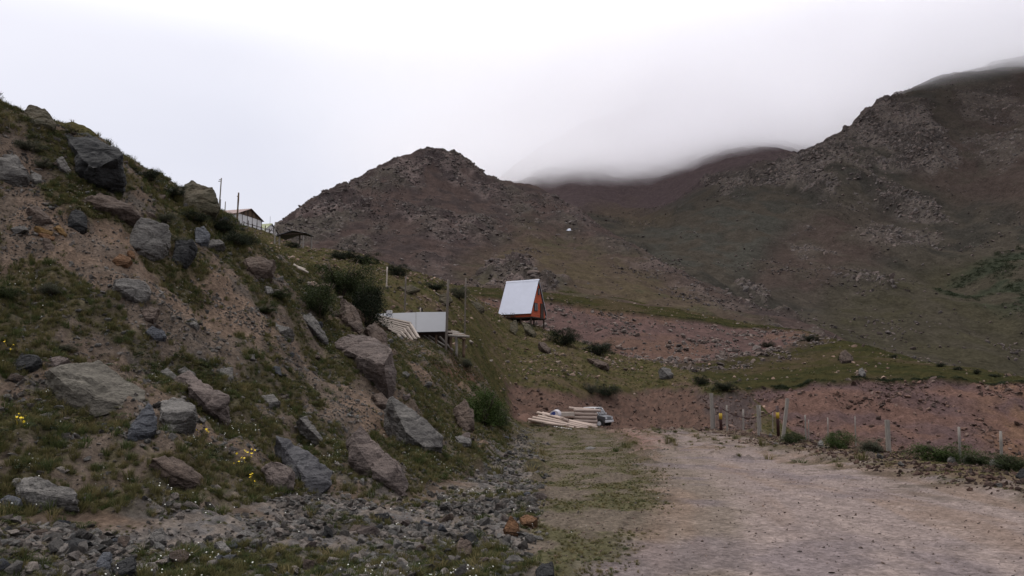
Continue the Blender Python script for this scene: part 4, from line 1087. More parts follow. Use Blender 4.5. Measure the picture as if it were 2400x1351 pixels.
def mat_mesh(name, leaves, rnd, size=0.16):
    V, F = [], []
    for _ in range(leaves):
        a = rnd.uniform(0, 6.283); r = rnd.random() ** 0.5 * 0.5
        z = 0.28 * (1 - (r / 0.5) ** 2) * rnd.uniform(0.3, 1.2)
        c = Vector((r * math.cos(a), r * math.sin(a), z))
        q = Euler((rnd.uniform(-.9, .9), rnd.uniform(-.9, .9), rnd.uniform(0, 6.28))).to_matrix()
        s_ = size * rnd.uniform(.6, 1.2); k = len(V)
        for v in ((-1, 0, 0), (0, -.45, 0), (1, 0, 0), (0, .45, 0)): V.append(tuple(c + q @ Vector(v) * s_ * .5))
        F.append((k, k + 1, k + 2, k + 3))
    return mesh_np(name, V, F, False)
G1 = leaf_mat('olive_grass', alb(108, 102, 66), alb(84, 81, 52))
G2 = leaf_mat('green_grass', alb(80, 88, 50), alb(60, 68, 40))
G3 = leaf_mat('straw_grass', alb(136, 122, 84), alb(104, 95, 66))
G4 = leaf_mat('dark_heath', alb(54, 62, 40), alb(38, 46, 30))
WF = plain_mat('white_petal', alb(226, 224, 214), 0.7, var=0.08)
YF = plain_mat('yellow_petal', alb(250, 214, 30), 0.7, var=0.1)
gr_src = [src('tuft', tuft_mesh('tuft', 42, 1.0, 0.34, 0.022, rr), G1), src('tuft', tuft_mesh('tuft', 42, 1.0, 0.40, 0.024, rr, .9), G2),
          src('tuft', tuft_mesh('tuft', 34, 1.0, 0.28, 0.018, rr, .8), G3), src('tuft', tuft_mesh('tuft', 50, 0.8, 0.45, 0.026, rr, .9), G1)]
mat_src = [src('mat', mat_mesh('mat', 90, rr), G2), src('mat', mat_mesh('mat', 90, rr), G4), src('mat', mat_mesh('mat', 80, rr, .2), G1)]
def grass(name, S, wgt, n, a, b, label, sources, seed, k=2.0, flat=1.0, probs=None, up=0.0):
    rng = np.random.default_rng(seed)
    p = pick(S, wgt, n, rng); n = len(p)
    sz = power(rng, n, a, b, k); p[:, 2] += up * sz
    scl = np.c_[sz * rng.uniform(.8, 1.3, n), sz * rng.uniform(.8, 1.3, n), sz * flat * rng.uniform(.7, 1.2, n)]
    rot = np.c_[rng.normal(0, .15, n), rng.normal(0, .15, n), rng.uniform(0, 6.28, n)]
    return scatter(name, p, scl, rng.choice(len(sources), n, p=probs), rot, sources, label, 'grass')
gpw = m['gpatch'] + 0.05 * m['slope'] * (1 - 0.7 * m['dirt'])
grass('slope_grass', A, gpw * areaA ** 0.75, 34000, 0.035, 0.14, 'tufts of olive grass growing on the left slope', gr_src, 51, probs=[.4, .25, .15, .2])
grass('slope_herbs', A, gpw * areaA ** 0.7 * sst(-.2, .4, fbm(A.X * .5, A.Y * .5, 3, 411)), 12000, 0.06, 0.20, 'low dark green herbs matting parts of the left slope', mat_src, 52, flat=0.8)
hillw = m['green'] * areaA ** 0.9 * (1 - 0.7 * m['bare'])
grass('hill_grass', A, hillw, 30000, 0.08, 0.42, 'clumpy short grass on the green hillside below the cabin', gr_src + mat_src, 53, flat=0.7, probs=[.18, .14, .10, .16, .10, .24, .08])
fw = (m['flat'] * sst(-0.2, 0.35, fbm(A.X * 0.9, A.Y * 0.6, 4, 85)) + 0.8 * m['verge'] * sst(0, .4, m['n2']) + 0.5 * m['rubble'] * sst(0, .4, fbm(A.X * .7, A.Y * .7, 3, 413)))
grass('flat_grass', A, fw * areaA ** 0.75, 20000, 0.018, 0.055, 'thin grass growing through the gravel beside the road', gr_src, 54, flat=0.7, probs=[.4, .12, .33, .15])
weed = m['rubble'] * np.clip(1.6 * sst(-15, 25, polydist(A.PX, A.PY, [(380, 1300), (560, 1280), (900, 1300), (1150, 1270), (1240, 1330), (1200, 1400), (300, 1400)])) + sst(-15, 25, polydist(A.PX, A.PY, [(-50, 1290), (130, 1290), (160, 1400), (-50, 1400)])) + sst(.1, .45, fbm(A.X * .9, A.Y * .9, 3, 419)) * .8, 0, 2)
grass('weeds', A, weed * areaA ** .7, 9500, 0.03, 0.13, 'weeds and thin grass growing between the rubble stones', gr_src + mat_src, 59, flat=.8, probs=[.26, .14, .2, .14, .12, .06, .08])
grass('bench_grass', B, mb_['grass'] * areaB * (1 - 0.6 * mb_['scree2']), 9000, 0.25, 0.9, 'rough grass clumps over the green bench', mat_src + gr_src[:1], 55, flat=0.6)
lip = (np.exp(-((B.Y / FAR - mb_['e1'] - 0.2) / 0.35) ** 2) * (B.PX > 1745) + np.exp(-((B.Y / FAR - mb_['e2'] - 0.4) / 0.6) ** 2) * (B.PX < 1900))
grass('turf_edge', B, lip * sst(-.35, .3, fbm(B.X * .35, B.Y * .35, 3, 431)), 1900, 0.3, 0.75, 'dark turf overhanging the top edges of the red cuttings', [mat_src[1]], 56, flat=0.8)
grass('mountain_scrub', D, D.masks['dkg'] * areaD * sst(-.2, .4, fbm(D.X * .03, D.Y * .03, 3, 433)), 420, 1.5, 4.0, 'dark scrub on the spur at far right', [mat_src[1]], 57, flat=1.2)
def blossom(name, mat, wgt, n, a, b, label, seed, S=A, petals=6):
    rng = np.random.default_rng(seed)
    V, F = [], []
    for q in range(petals):
        a_ = q * 6.283 / petals
        k = len(V); c, s_ = math.cos(a_), math.sin(a_)
        V += [(0, 0, 1.0), (.3 * c - .2 * s_, .3 * s_ + .2 * c, 1.06), (.55 * c, .55 * s_, 1.1), (.3 * c + .2 * s_, .3 * s_ - .2 * c, 1.06)]
        F.append((k, k + 1, k + 2, k + 3))
    k = len(V); V += [(-.03, 0, -1.5), (.03, 0, -1.5), (.03, 0, 1.0), (-.03, 0, 1.0)]; F.append((k, k + 1, k + 2, k + 3))
    ms = [src(name, mesh_np(name, V, F, False), mat)]
    p = pick(S, wgt, n, rng); n = len(p); sz = rng.uniform(a, b, n)
    p[:, 2] += rng.uniform(0.02, 0.09, n)
    rot = np.c_[rng.normal(.35, .4, n), rng.normal(0, .4, n), rng.uniform(0, 6.28, n) * 0.15]
    o = scatter(name, p, np.repeat(sz[:, None], 3, 1), np.zeros(n), rot, ms, label, 'flowers'); return o
fl_n = sst(-.1, .55, fbm(A.X * .9, A.Y * .9, 4, 421))
crest = sst(-8, 8, polydist(A.PX, A.PY, [(-60, 225), (60, 250), (160, 300), (300, 380), (430, 445), (600, 575), (590, 610), (420, 480), (290, 420), (150, 340), (-60, 300)])) * A.vis * (A.Y < 40)
grass('crest_grass', A, crest * areaA ** .8 * sst(-.2, .4, fbm(A.X * .5, A.Y * .5, 3, 417)), 1100, 0.07, 0.22, 'long grass and heath along the crest of the left slope', gr_src + [mat_src[1]], 58, probs=[.3, .15, .15, .15, .25])
blossom('white_flowers', WF, (m['rubble'] * 0.9 + gpw * .8 + .15 * m['flat']) * fl_n * areaA ** 0.6 * (A.Y < 22) * np.clip(m['gpatch'] + 0.05 + weed, 0, 1), 1100, 0.008, 0.016, 'tiny white flowers dotted over rubble and turf', 61)
def spots(lst, r):
    w = np.zeros_like(A.X)
    for x, y in lst: w += np.exp(-((A.PX - x) ** 2 + (A.PY - y) ** 2) / r ** 2) * A.vis
    return w
blossom('yellow_flowers', YF, spots([(432, 1020), (472, 1025), (588, 1125), (596, 1142), (562, 1088), (12, 812), (14, 822), (48, 1000), (578, 1076)], 11), 46, 0.022, 0.036, 'bright yellow flowers in small clusters on the lower slope', 62, petals=5)

def bush_mesh(name, rnd, clumps=46, per=95, leaf=0.035, tight=0.15, top=1.0):
    V, F = [], []; ph = rnd.uniform(0, 6.28)
    for _ in range(clumps):
        a = rnd.uniform(0, 6.283); el = rnd.random() ** 0.9
        r = rnd.uniform(0.35, 1.0) * (1 + 0.28 * math.sin(2 * a + ph) + 0.2 * math.sin(3 * a + 2 * ph))
        c = Vector((math.cos(a) * 0.42 * r * math.sqrt(max(0.05, 1 - el * el * .8)), math.sin(a) * 0.42 * r * math.sqrt(max(0.05, 1 - el * el * .8)), 0.08 + 0.78 * el * r * top))
        cr = tight * rnd.uniform(.45, 1.35)
        for _ in range(per):
            p = c + Vector((rnd.gauss(0, cr * .55), rnd.gauss(0, cr * .55), rnd.gauss(0, cr * .55)))
            if p.z < 0: p.z = rnd.uniform(0, .1)
            q = Euler((rnd.uniform(-1.3, 1.3), rnd.uniform(-1.3, 1.3), rnd.uniform(0, 6.28))).to_matrix()
            s_ = leaf * rnd.uniform(.55, 1.25); k = len(V)
            for v in ((-1, 0, 0), (0, -.5, 0), (1, 0, 0), (0, .5, 0)): V.append(tuple(p + q @ Vector(v) * s_ * .5))
            F.append((k, k + 1, k + 2, k + 3))
    return mesh_np(name, V, F, False)
def stem_mesh(name, rnd, n=9):
    mb = MB()
    for _ in range(n):
        a = rnd.uniform(0, 6.283); r = rnd.uniform(.12, .38)
        p0 = Vector((rnd.uniform(-.06, .06), rnd.uniform(-.06, .06), -.08))
        p1 = Vector((math.cos(a) * r * .4, math.sin(a) * r * .4, rnd.uniform(.25, .4)))
        p2 = Vector((math.cos(a) * r, math.sin(a) * r, rnd.uniform(.55, .9)))
        mb.tube(p0, p1, .016, .011, 5); mb.tube(p1, p2, .011, .004, 5)
    me = bpy.data.meshes.new(name); mb.bm.to_mesh(me); mb.bm.free(); return me
BK = plain_mat('shrub_bark', alb(84, 72, 62), 0.9)
BL = {'mid': leaf_mat('shrub_leaf', alb(66, 74, 44), alb(44, 52, 32)), 'dark': leaf_mat('dark_shrub_leaf', alb(52, 58, 42), alb(34, 40, 30)), 'fresh': leaf_mat('fresh_shrub_leaf', alb(76, 92, 46), alb(52, 64, 34)), 'grey': leaf_mat('grey_shrub_leaf', alb(92, 92, 76), alb(66, 68, 54))}
FOL = [bush_mesh('foliage', rr, 60, 170, 0.036), bush_mesh('foliage', rr, 80, 140, 0.032, .13), bush_mesh('foliage', rr, 30, 45, 0.045, .10)]
STM = [stem_mesh('stem', rr), stem_mesh('stem', rr, 14)]
for s_ in STM: s_.materials.append(BK)
_F = {}
def bush(px, py, w, h, label, kind='mid', v=0, S=A, group=None, cat='bush', name='bush', p=None, lean=0):
    p = p or S.spot(px, py)
    root = empty(name, p, random.uniform(0, 6.28), label, cat, group)
    W, H = w / FPX * p.y, h / FPX * p.y
    ax_ = random.uniform(.8, 1.25); root.scale = (W * ax_, W / ax_, H * random.uniform(.85, 1.1))
    st = bpy.data.objects.new('stem', STM[v % 2]); COL.objects.link(st); st.parent = root
    key = (v, kind)
    if key not in _F:
        mm = FOL[v].copy(); mm.materials.append(BL[kind]); _F[key] = mm
    fo = bpy.data.objects.new('foliage', _F[key]); COL.objects.link(fo); fo.parent = root
    return root
BUSHES = [
 (742, 738, 118, 98, 'dense green bush lowest left of the big thicket', 'mid', 0), (795, 690, 150, 96, 'broad green bush at the back of the big thicket', 'mid', 1),
 (858, 768, 118, 128, 'tall dark bush hanging over the plank stack', 'dark', 0), (835, 722, 140, 104, 'rounded green bush in the middle of the big thicket', 'mid', 1),
 (800, 610, 60, 26, 'low dark shrub on the crest right of the open shed', 'dark', 0), (850, 622, 86, 38, 'wide dark shrub on the crest against the brown mountain', 'dark', 1),
 (930, 648, 60, 36, 'dark shrub on the crest behind the short post', 'dark', 0), (1018, 682, 62, 28, 'dark low shrub on the crest left of the tall posts', 'dark', 1),
 (1075, 700, 50, 36, 'brownish shrub on the crest right of the tall post', 'grey', 0),
 (1132, 998, 122, 104, 'fresh green bush at the foot of the slope by the rubble', 'fresh', 0), (1170, 1000, 70, 56, 'smaller green bush joining the one at the slope foot', 'mid', 1),
 (1322, 808, 76, 48, 'dark bush on the hillside right of the orange cabin', 'dark', 0), (1402, 832, 84, 40, 'second dark bush right of the orange cabin', 'dark', 1),
 (1190, 748, 46, 18, 'small dark shrub in front of the white cabin roof', 'dark', 2), (1238, 772, 28, 16, 'small shrub under the cabin stilts', 'grey', 0),
 (1642, 902, 32, 24, 'dark shrub on the nose of the green hillside', 'dark', 0), (1700, 916, 60, 28, 'dark shrub above the rocky end of the bank', 'dark', 1),
 (1425, 928, 60, 34, 'dark shrub drooping over the red bank behind the truck', 'dark', 0), (1385, 922, 40, 26, 'small dark shrub on the bank edge above the logs', 'grey', 1),
 (1858, 1040, 66, 30, 'green bush behind the leaning fence post', 'mid', 0), (1968, 1050, 88, 42, 'green bush behind the thin fence posts', 'fresh', 0),
 (2042, 1060, 92, 38, 'grey green feathery bush left of the stout fence post', 'grey', 1), (2205, 1082, 118, 46, 'large green bush left of the second fence post from the right', 'fresh', 0),
 (2292, 1090, 96, 34, 'low green bush between the two rightmost fence posts', 'mid', 1), (2372, 1102, 120, 48, 'dark green bush behind the rightmost fence post', 'mid', 0),
 (686, 582, 34, 18, 'dark bush growing under the open shed', 'dark', 0),
 (256, 362, 74, 44, 'sparse twiggy shrub on the skyline behind the dark slab', 'grey', 2), (172, 316, 60, 22, 'spiky low shrub on the skyline above the dark slab', 'dark', 2),
 (345, 425, 70, 32, 'heathy shrub on the skyline right of the dark slab', 'dark', 0), (400, 462, 80, 36, 'dark heathy shrub just left of the big skyline boulder', 'dark', 1),
 (455, 520, 80, 34, 'dark heathy shrub under the big skyline boulder', 'dark', 0), (520, 545, 90, 40, 'dark drooping shrub along the slope shoulder', 'dark', 1),
 (560, 578, 80, 40, 'dark shrub overhanging the slope shoulder below the white house', 'dark', 0), (60, 352, 60, 34, 'brown tussocky shrub at the left under the skyline turf', 'grey', 0),
 (100, 395, 50, 30, 'tussock of dry grass beside the grey wedge stone', 'grey', 1), (380, 520, 60, 26, 'grey green tussock above the squared grey block', 'grey', 0),
 (420, 575, 44, 26, 'tussock between the squared block and the blue grey boulder', 'grey', 1), (650, 700, 70, 30, 'scrubby tussock left of the big thicket', 'mid', 1),
 (120, 690, 70, 30, 'grey green tussock on the bare slope at left', 'grey', 0), (150, 825, 60, 24, 'tussock just above the dull red wedge of rock', 'grey', 1), (20, 700, 60, 40, 'green tussock at the left edge of the slope', 'mid', 0),
 (620, 735, 80, 26, 'low green shrub above the pale jagged slab', 'mid', 1), (1095, 860, 36, 24, 'grey shrub right of the log platform posts', 'grey', 0),
 (1800, 815, 36, 18, 'dark shrub on the bench below the upper cutting', 'dark', 0), (1900, 800, 44, 22, 'dark shrub on the crest of the green bench', 'dark', 1),
 (1975, 845, 30, 18, 'dark shrub beside the bench boulder', 'dark', 0),
]
for q, b in enumerate(BUSHES):
    S = A
    if b[0] >= 1790 and b[1] < 900: S = B
    bush(*b, S=S)
bush(-6, 252, 44, 62, 'twiggy shrub cut by the left edge on the skyline', 'grey', 2, p=at(-6, 258, 18.0))
for q, px in enumerate((2095, 2205, 2245, 2290, 2330)):
    bush(px, 830 + (px - 2095) * .19 + 10, 22 + 7 * (q % 3), 11 + 3 * (q % 2), 'dark shrub on the far rim of the green bench, %s from the left' % FROM_LEFT[q], 'dark', q % 2, S=B, group='shrubs along the bench rim')
boulder([(1966, 835), (1980, 825), (2000, 838), (1996, 850), (1972, 852)], BROWN, 'dark boulder on the green bench below its crest', .5, sheet=B)
boulder([(2012, 868), (2022, 864), (2030, 876), (2020, 884), (2012, 880)], GREYL, 'pale boulder on the edge of the right cutting', .5, sheet=B)

# ================================================================== BUILDINGS
ORW = plain_mat('orange_timber', alb(190, 84, 48), 0.7, var=0.14, scale=3, stretch=(1, 1, 8))
DKW = plain_mat('dark_timber', alb(62, 46, 38), 0.8, var=0.3, scale=4, stretch=(6, 6, 1))
GRW = plain_mat('grey_timber', alb(146, 138, 130), 0.9, var=0.28, scale=5, stretch=(6, 6, 0.8), bump=0.01)
TPW = plain_mat('post_timber', alb(112, 102, 94), 0.9, var=0.3, scale=4, stretch=(6, 6, 0.8), bump=0.02)
BRW = plain_mat('brown_timber', alb(104, 84, 68), 0.9, var=0.3, scale=5, stretch=(6, 6, 0.8), bump=0.01)
PALEW = plain_mat('pale_timber', alb(190, 176, 164), 0.85, var=0.2, scale=4, stretch=(1, 6, 6), bump=0.01)
LOGW = plain_mat('peeled_log', alb(188, 168, 156), 0.85, var=0.2, scale=3, stretch=(1, 6, 6), bump=0.015)
WHITE = plain_mat('white_metal', alb(236, 238, 252) * 0.95, 0.45, var=0.04, scale=1.2, spec=0.4)
GREYM = plain_mat('grey_sheet', alb(108, 109, 117), 0.5, var=0.06, scale=1.5, spec=0.4)
WWALL = plain_mat('white_wall', alb(232, 228, 228), 0.85, var=0.06, scale=1.5)
REDM = plain_mat('red_tin', alb(116, 80, 76), 0.6, var=0.15, scale=2)
GRNM = plain_mat('green_tin', alb(128, 134, 84), 0.6, var=0.12, scale=2)
GLASS = plain_mat('dark_glass', alb(48, 46, 48), 0.12, var=0.1, spec=0.6)
BLACK = plain_mat('black_rubber', alb(40, 40, 42), 0.8, var=0.15)
STEEL = plain_mat('dark_steel', alb(58, 52, 50), 0.6, var=0.15)

def corrugated(name, a, b, c, d_, n, amp, mat, parent, thick=0.02):
    """ribbed sheet between four corners: a-b the top edge, d-c the bottom edge"""
    a, b, c, d_ = map(Vector, (a, b, c, d_))
    nn = (b - a).cross(d_ - a).normalized()
    V, F = [], []
    for i in range(n + 1):
        f = i / n; o = nn * (amp if i % 2 else -amp)
        for th in (0, 1):
            V += [tuple(a.lerp(b, f) + o - nn * thick * th), tuple(d_.lerp(c, f) + o - nn * thick * th)]
    for i in range(n):
        k = i * 4
        F += [(k, k + 1, k + 5, k + 4), (k + 2, k + 6, k + 7, k + 3), (k, k + 4, k + 6, k + 2), (k + 1, k + 3, k + 7, k + 5)]
    F += [(0, 2, 3, 1), (n * 4, n * 4 + 1, n * 4 + 3, n * 4 + 2)]
    return link(name, mesh_np(name, V, F, False), mat, parent)

# ---- orange A-frame cabin on stilts
phi = math.radians(-30)
R = Matrix.Rotation(phi, 3, 'Z')
corner = Vector((2.45, -1.95, 0))
Yc = 112.0
cab_loc = at(1245, 770, Yc) - R @ corner
cab = empty('cabin', cab_loc, phi, 'orange A-frame cabin with a white metal roof standing on stilts', 'cabin')
FL, WB, HT, HL, HW = 1.6, 2.15, 7.0, 2.66, 2.35     # floor, eave height, ridge height, half length, half width
corrugated('roof_panel', (-HL, 0, HT), (HL, 0, HT), (HL, -HW, WB - 0.12), (-HL, -HW, WB - 0.12), 60, 0.018, WHITE, cab)
corrugated('roof_panel', (HL, 0, HT), (-HL, 0, HT), (-HL, HW, WB - 0.12), (HL, HW, WB - 0.12), 60, 0.018, WHITE, cab)
mb = MB(); mb.poly([(-HL - .06, -.12, HT - .12), (HL + .06, -.12, HT - .12), (HL + .06, 0, HT + .08), (-HL - .06, 0, HT + .08)], 0.03)
mb.poly([(-HL - .06, 0, HT + .08), (HL + .06, 0, HT + .08), (HL + .06, .12, HT - .12), (-HL - .06, .12, HT - .12)], 0.03); mb.build('ridge_cap', WHITE, cab)
for sy in (-1, 1):
    for sx in (-1, 1):
        p0, p1 = Vector((sx * (HL - .07), 0, HT - .2)), Vector((sx * (HL - .07), sy * (HW - .05), WB - .2))
        mb = MB(); dr = p1 - p0
        mb.box((p0 + p1) / 2, (.08, .1, dr.length), dr.to_track_quat('Z', 'X').to_euler()); mb.build('barge_board', DKW, cab)
nb = 15
for side in (1, -1):
    for i in range(nb):
        z0, z1 = FL + (HT - .35 - FL) * i / nb, FL + (HT - .35 - FL) * (i + 1) / nb - .015
        def hw(z): return max(0.02, (HW - .3) * min(1.0, (HT - .3 - z) / (HT - .3 - WB)))
        x = side * (2.5 + 0.012 * (i % 2))
        mb = MB(); mb.poly([(x, -hw(z0), z0), (x, hw(z0), z0), (x, hw(z1), z1), (x, -hw(z1), z1)], 0.08, (-side, 0, 0)); mb.build('plank', ORW, cab)
for sy in (-1, 1):
    for i in range(2):
        mb = MB(); mb.box((0, sy * (HW - .32), FL + .15 + i * .28), (5.0, .08, .265)); mb.build('plank', ORW, cab)
mb = MB(); mb.box((0, 0, FL - .09), (5.06, 4.16, .14)); mb.build('floor', DKW, cab)
for sx, sy in ((2.4, -1.9), (2.4, 1.9), (.8, -1.9), (.8, 1.9), (-2.4, -1.9), (-2.4, 1.9)):
    mb = MB(); mb.box((sx, sy, FL / 2 - 1.1), (.16, .16, FL + 1.9)); mb.build('stilt', DKW, cab)
w = MB().box((2.56, -.75, 3.05), (.08, .95, 1.15)).build('window', DKW, cab); MB().box((2.59, -.75, 3.05), (.06, .78, .98)).build('pane', GLASS, w)
MB().box((2.625, -.75, 3.05), (.03, .05, .98)).build('glazing_bar', DKW, w)
w = MB().box((2.56, 0.1, 5.3), (.08, .42, .95)).build('window', DKW, cab); MB().box((2.59, 0.1, 5.3), (.06, .3, .82)).build('pane', GLASS, w)
dd = MB().box((2.57, 1.05, 2.65), (.1, .85, 2.05)).build('door', DKW, cab); MB().box((2.64, .78, 2.6), (.04, .05, .15)).build('handle', STEEL, dd)
MB().box((2.58, 0, FL - .02), (.1, 4.2, .12)).build('sill_beam', DKW, cab)

# ---- white house with red roof
gl, gr_ = at(554, 535, 150), at(612, 548, 157.5)
rz = math.atan2(gr_.y - gl.y, gr_.x - gl.x)
hs = empty('house', gl, rz, 'white panelled house with a red tin roof and timber gable', 'house')
W_, L_, WH, RS = math.hypot(gr_.x - gl.x, gr_.y - gl.y), 6.5, 2.9, 1.6
for i in range(5):
    MB().box(((i + .5) * W_ / 5, 0, WH / 2 - .3), (W_ / 5 - .1, .12, WH + .6)).build('wall_panel', WWALL, hs)
for i in range(6):
    MB().box((min(max(i * W_ / 5, .06), W_ - .06), -.03, WH / 2 - .3), (.1, .16, WH + .6)).build('batten', DKW, hs)
MB().box((.06, L_ / 2 + .08, WH / 2 - .3), (.12, L_, WH + .6)).build('wall', WWALL, hs)
MB().box((W_ - .06, L_ / 2 + .08, WH / 2 - .3), (.12, L_, WH + .6)).build('wall', WWALL, hs)
ng_ = 18
for i in range(ng_):
    x0, x1 = W_ * i / ng_, W_ * (i + 1) / ng_ - .02
    def hz(x): return WH + RS * (1 - abs(x - W_ / 2) / (W_ / 2)) - .04
    y = -.08 - .015 * (i % 2)
    MB().poly([(x0, y, WH), (x1, y, WH), (x1, y, max(hz(x1), WH + .01)), (x0, y, max(hz(x0), WH + .01))], .05, (0, 1, 0)).build('gable_plank', (BRW, DKW, BRW)[i % 3], hs)
corrugated('roof_panel', (W_ / 2, -.4, WH + RS + .05), (W_ / 2, L_, WH + RS + .05), (-.35, L_, WH - .1), (-.35, -.4, WH - .1), 30, .02, REDM, hs, .06)
corrugated('roof_panel', (W_ / 2, L_, WH + RS + .05), (W_ / 2, -.4, WH + RS + .05), (W_ + .35, -.4, WH - .1), (W_ + .35, L_, WH - .1), 30, .02, REDM, hs, .06)
MB().tube((1.6, 5.0, WH + .4), (1.6, 5.0, WH + 3.3), .09, seg=8).build('flue', STEEL, hs)
# rail fence before the house
fn = empty('rail_fence', hs.location, rz, 'dark rail fence in front of the white house', 'fence')
for i in range(8):
    MB().box((i * 1.3, -1.6 - .05 * i, .1), (.11, .11, 3.0 if i % 2 else 2.2)).build('post', DKW, fn)
for z in (.35, .95):
    MB().box((4.6, -1.8, z - .0), (9.3, .07, .1), Euler((0, 0, -.035))).build('rail', DKW, fn)
MB().box((7.8, -2.0, .5), (.08, .08, 2.4), Euler((0, .7, 0))).build('brace', DKW, fn)

# ---- little white house with green roof
gl, gr_ = at(617, 546, 168), at(652, 552, 173)
h2 = empty('small_house', gl, math.atan2(gr_.y - gl.y, gr_.x - gl.x), 'small white hut with a green roof beside the white house', 'hut')
W_, L_, WH, RS = math.hypot(gr_.x - gl.x, gr_.y - gl.y), 4.5, .7, 1.75
MB().poly([(0, 0, -1.0), (W_, 0, -1.0), (W_, 0, WH), (W_ / 2, 0, WH + RS), (0, 0, WH)], .12, (0, 1, 0)).build('gable_wall', WWALL, h2)
MB().box((.08, L_ / 2 + .14, 0), (.12, L_, 2.0)).build('wall', WWALL, h2)
MB().box((W_ - .08, L_ / 2 + .14, 0), (.12, L_, 2.0)).build('wall', WWALL, h2)
corrugated('roof_panel', (W_ / 2, -.25, WH + RS + .06), (W_ / 2, L_, WH + RS + .06), (-.3, L_, WH - .3), (-.3, -.25, WH - .3), 24, .02, GRNM, h2, .06)
corrugated('roof_panel', (W_ / 2, L_, WH + RS + .06), (W_ / 2, -.25, WH + RS + .06), (W_ + .3, -.25, WH - .3), (W_ + .3, L_, WH - .3), 24, .02, STEEL, h2, .06)
MB().tube((W_ / 2, .3, WH + RS), (W_ / 2, .3, WH + RS + 1.6), .03, seg=6).build('aerial', STEEL, h2)

# ---- open shed
Ys = 112
k = Ys / FPX
os_ = empty('open_shed', at(690, 580, Ys), math.radians(-8), 'open timber shed with a grey sheet roof on posts', 'shed')
for x, y, h0, h1 in ((-1.7, -1.2, -1.0, 1.55), (.25, 1.2, -.5, 2.2), (1.75, -1.2, -1.0, 1.2), (2.05, 1.0, -.8, 1.75)):
    MB().tube((x, y, h0), (x + .02, y, h1), .12, .1, 7, .01).build('post', GRW, os_)
corrugated('roof_panel', (.2, -1.6, 2.12), (.2, 1.7, 2.12), (-2.15, 1.7, 1.42), (-2.15, -1.6, 1.42), 22, .02, GREYM, os_, .05)
corrugated('roof_panel', (.2, 1.7, 2.14), (.2, -1.6, 2.14), (2.25, -1.6, 1.72), (2.25, 1.7, 1.72), 22, .02, STEEL, os_, .05)
MB().tube((.55, -1.1, -.7), (1.7, -1.2, .6), .06, seg=6).build('brace', GRW, os_)
MB().tube((-2.2, -1.3, .5), (-1.6, -1.25, 1.0), .06, seg=6).build('brace', GRW, os_)
MB().tube((1.2, -1.15, -.7), (1.75, -1.2, .2), .05, seg=6).build('brace', GRW, os_)
MB().box((.1, -1.45, 1.62), (4.3, .08, .12), Euler((0, -.03, 0))).build('beam', DKW, os_)

# ---- hut with grey roof sheets dug into the hillside
Yh = A.depth(1048, 822)
hut = empty('hillside_hut', at(1000, 815, Yh), 0, 'low hut dug into the hillside under two grey roof sheets', 'hut')
def L_at(px, py, Y): return at(px, py, Y) - hut.location
mb = MB(); mb.poly([L_at(884, 737, Yh + 1.0), L_at(974.6, 734, Yh + 1.0), L_at(974.6, 779.5, Yh - .3), L_at(900, 777, Yh - .3)], .04).build('roof_sheet', GREYM, hut)
mb = MB(); mb.poly([L_at(975.4, 733.5, Yh + 1.02), L_at(1046, 733, Yh + 1.02), L_at(1045, 778.5, Yh - .32), L_at(975.4, 780, Yh - .32)], .04).build('roof_sheet', GREYM, hut)
mb = MB(); mb.box((L_at(1008, 783, Yh)), (2.3, .12, .12)); mb.build('beam', DKW, hut)
mb = MB(); mb.box((L_at(1012, 795, Yh + 1.0)), (2.0, .12, 1.0)); mb.build('dark_void_panel', DKW, hut)  # dark panel standing in for the shade under the roof sheets
for x, y0, y1 in ((984, 780, 800), (1022, 780, 812)):
    mb = MB(); mb.tube(L_at(x, y1 + 10, Yh), L_at(x, y0, Yh), .07, .06, 7, .01); mb.build('post', BRW, hut)
for x0, y0, x1, y1 in ((990, 786, 1036, 816), (1005, 788, 1046, 812), (1030, 790, 1062, 822)):
    mb = MB(); mb.tube(L_at(x0, y0, Yh + .3), L_at(x1, y1, Yh - .1), .06, .05, 7, .01); mb.build('brace', GRW, hut)
MB().box(L_at(912, 735, Yh + 1.1), (.3, .3, .32)).build('flue_box', WWALL, hut)
# log platform beside it
dk = empty('log_platform', at(1070, 825, Yh), 0, 'small platform of peeled logs on posts beside the hillside hut', 'platform')
def D_at(px, py, Y): return at(px, py, Y) - dk.location
for i in range(8):
    f = i / 7
    mb = MB(); mb.tube(D_at(1047 + 3 * (i % 2), 776 + 11 * f, Yh + 1.3 - 1.5 * f), D_at(1068 + 32 * f, 777.5 + 12 * f, Yh + 1.3 - 1.5 * f), .075, .065, 8, .008); mb.build('log', GRW if i % 3 else BRW, dk)
mb = MB(); mb.tube(D_at(1052, 783, Yh + .3), D_at(1092, 796, Yh - .3), .07, .06, 8, .01); mb.build('beam', BRW, dk)
for x, y0, y1 in ((1057, 786, 830), (1070, 790, 836), (1087, 792, 838)):
    mb = MB(); mb.tube(D_at(x, y1, Yh), D_at(x, y0, Yh), .075, .07, 8, .01); mb.build('post', GRW if x == 1070 else BRW, dk)

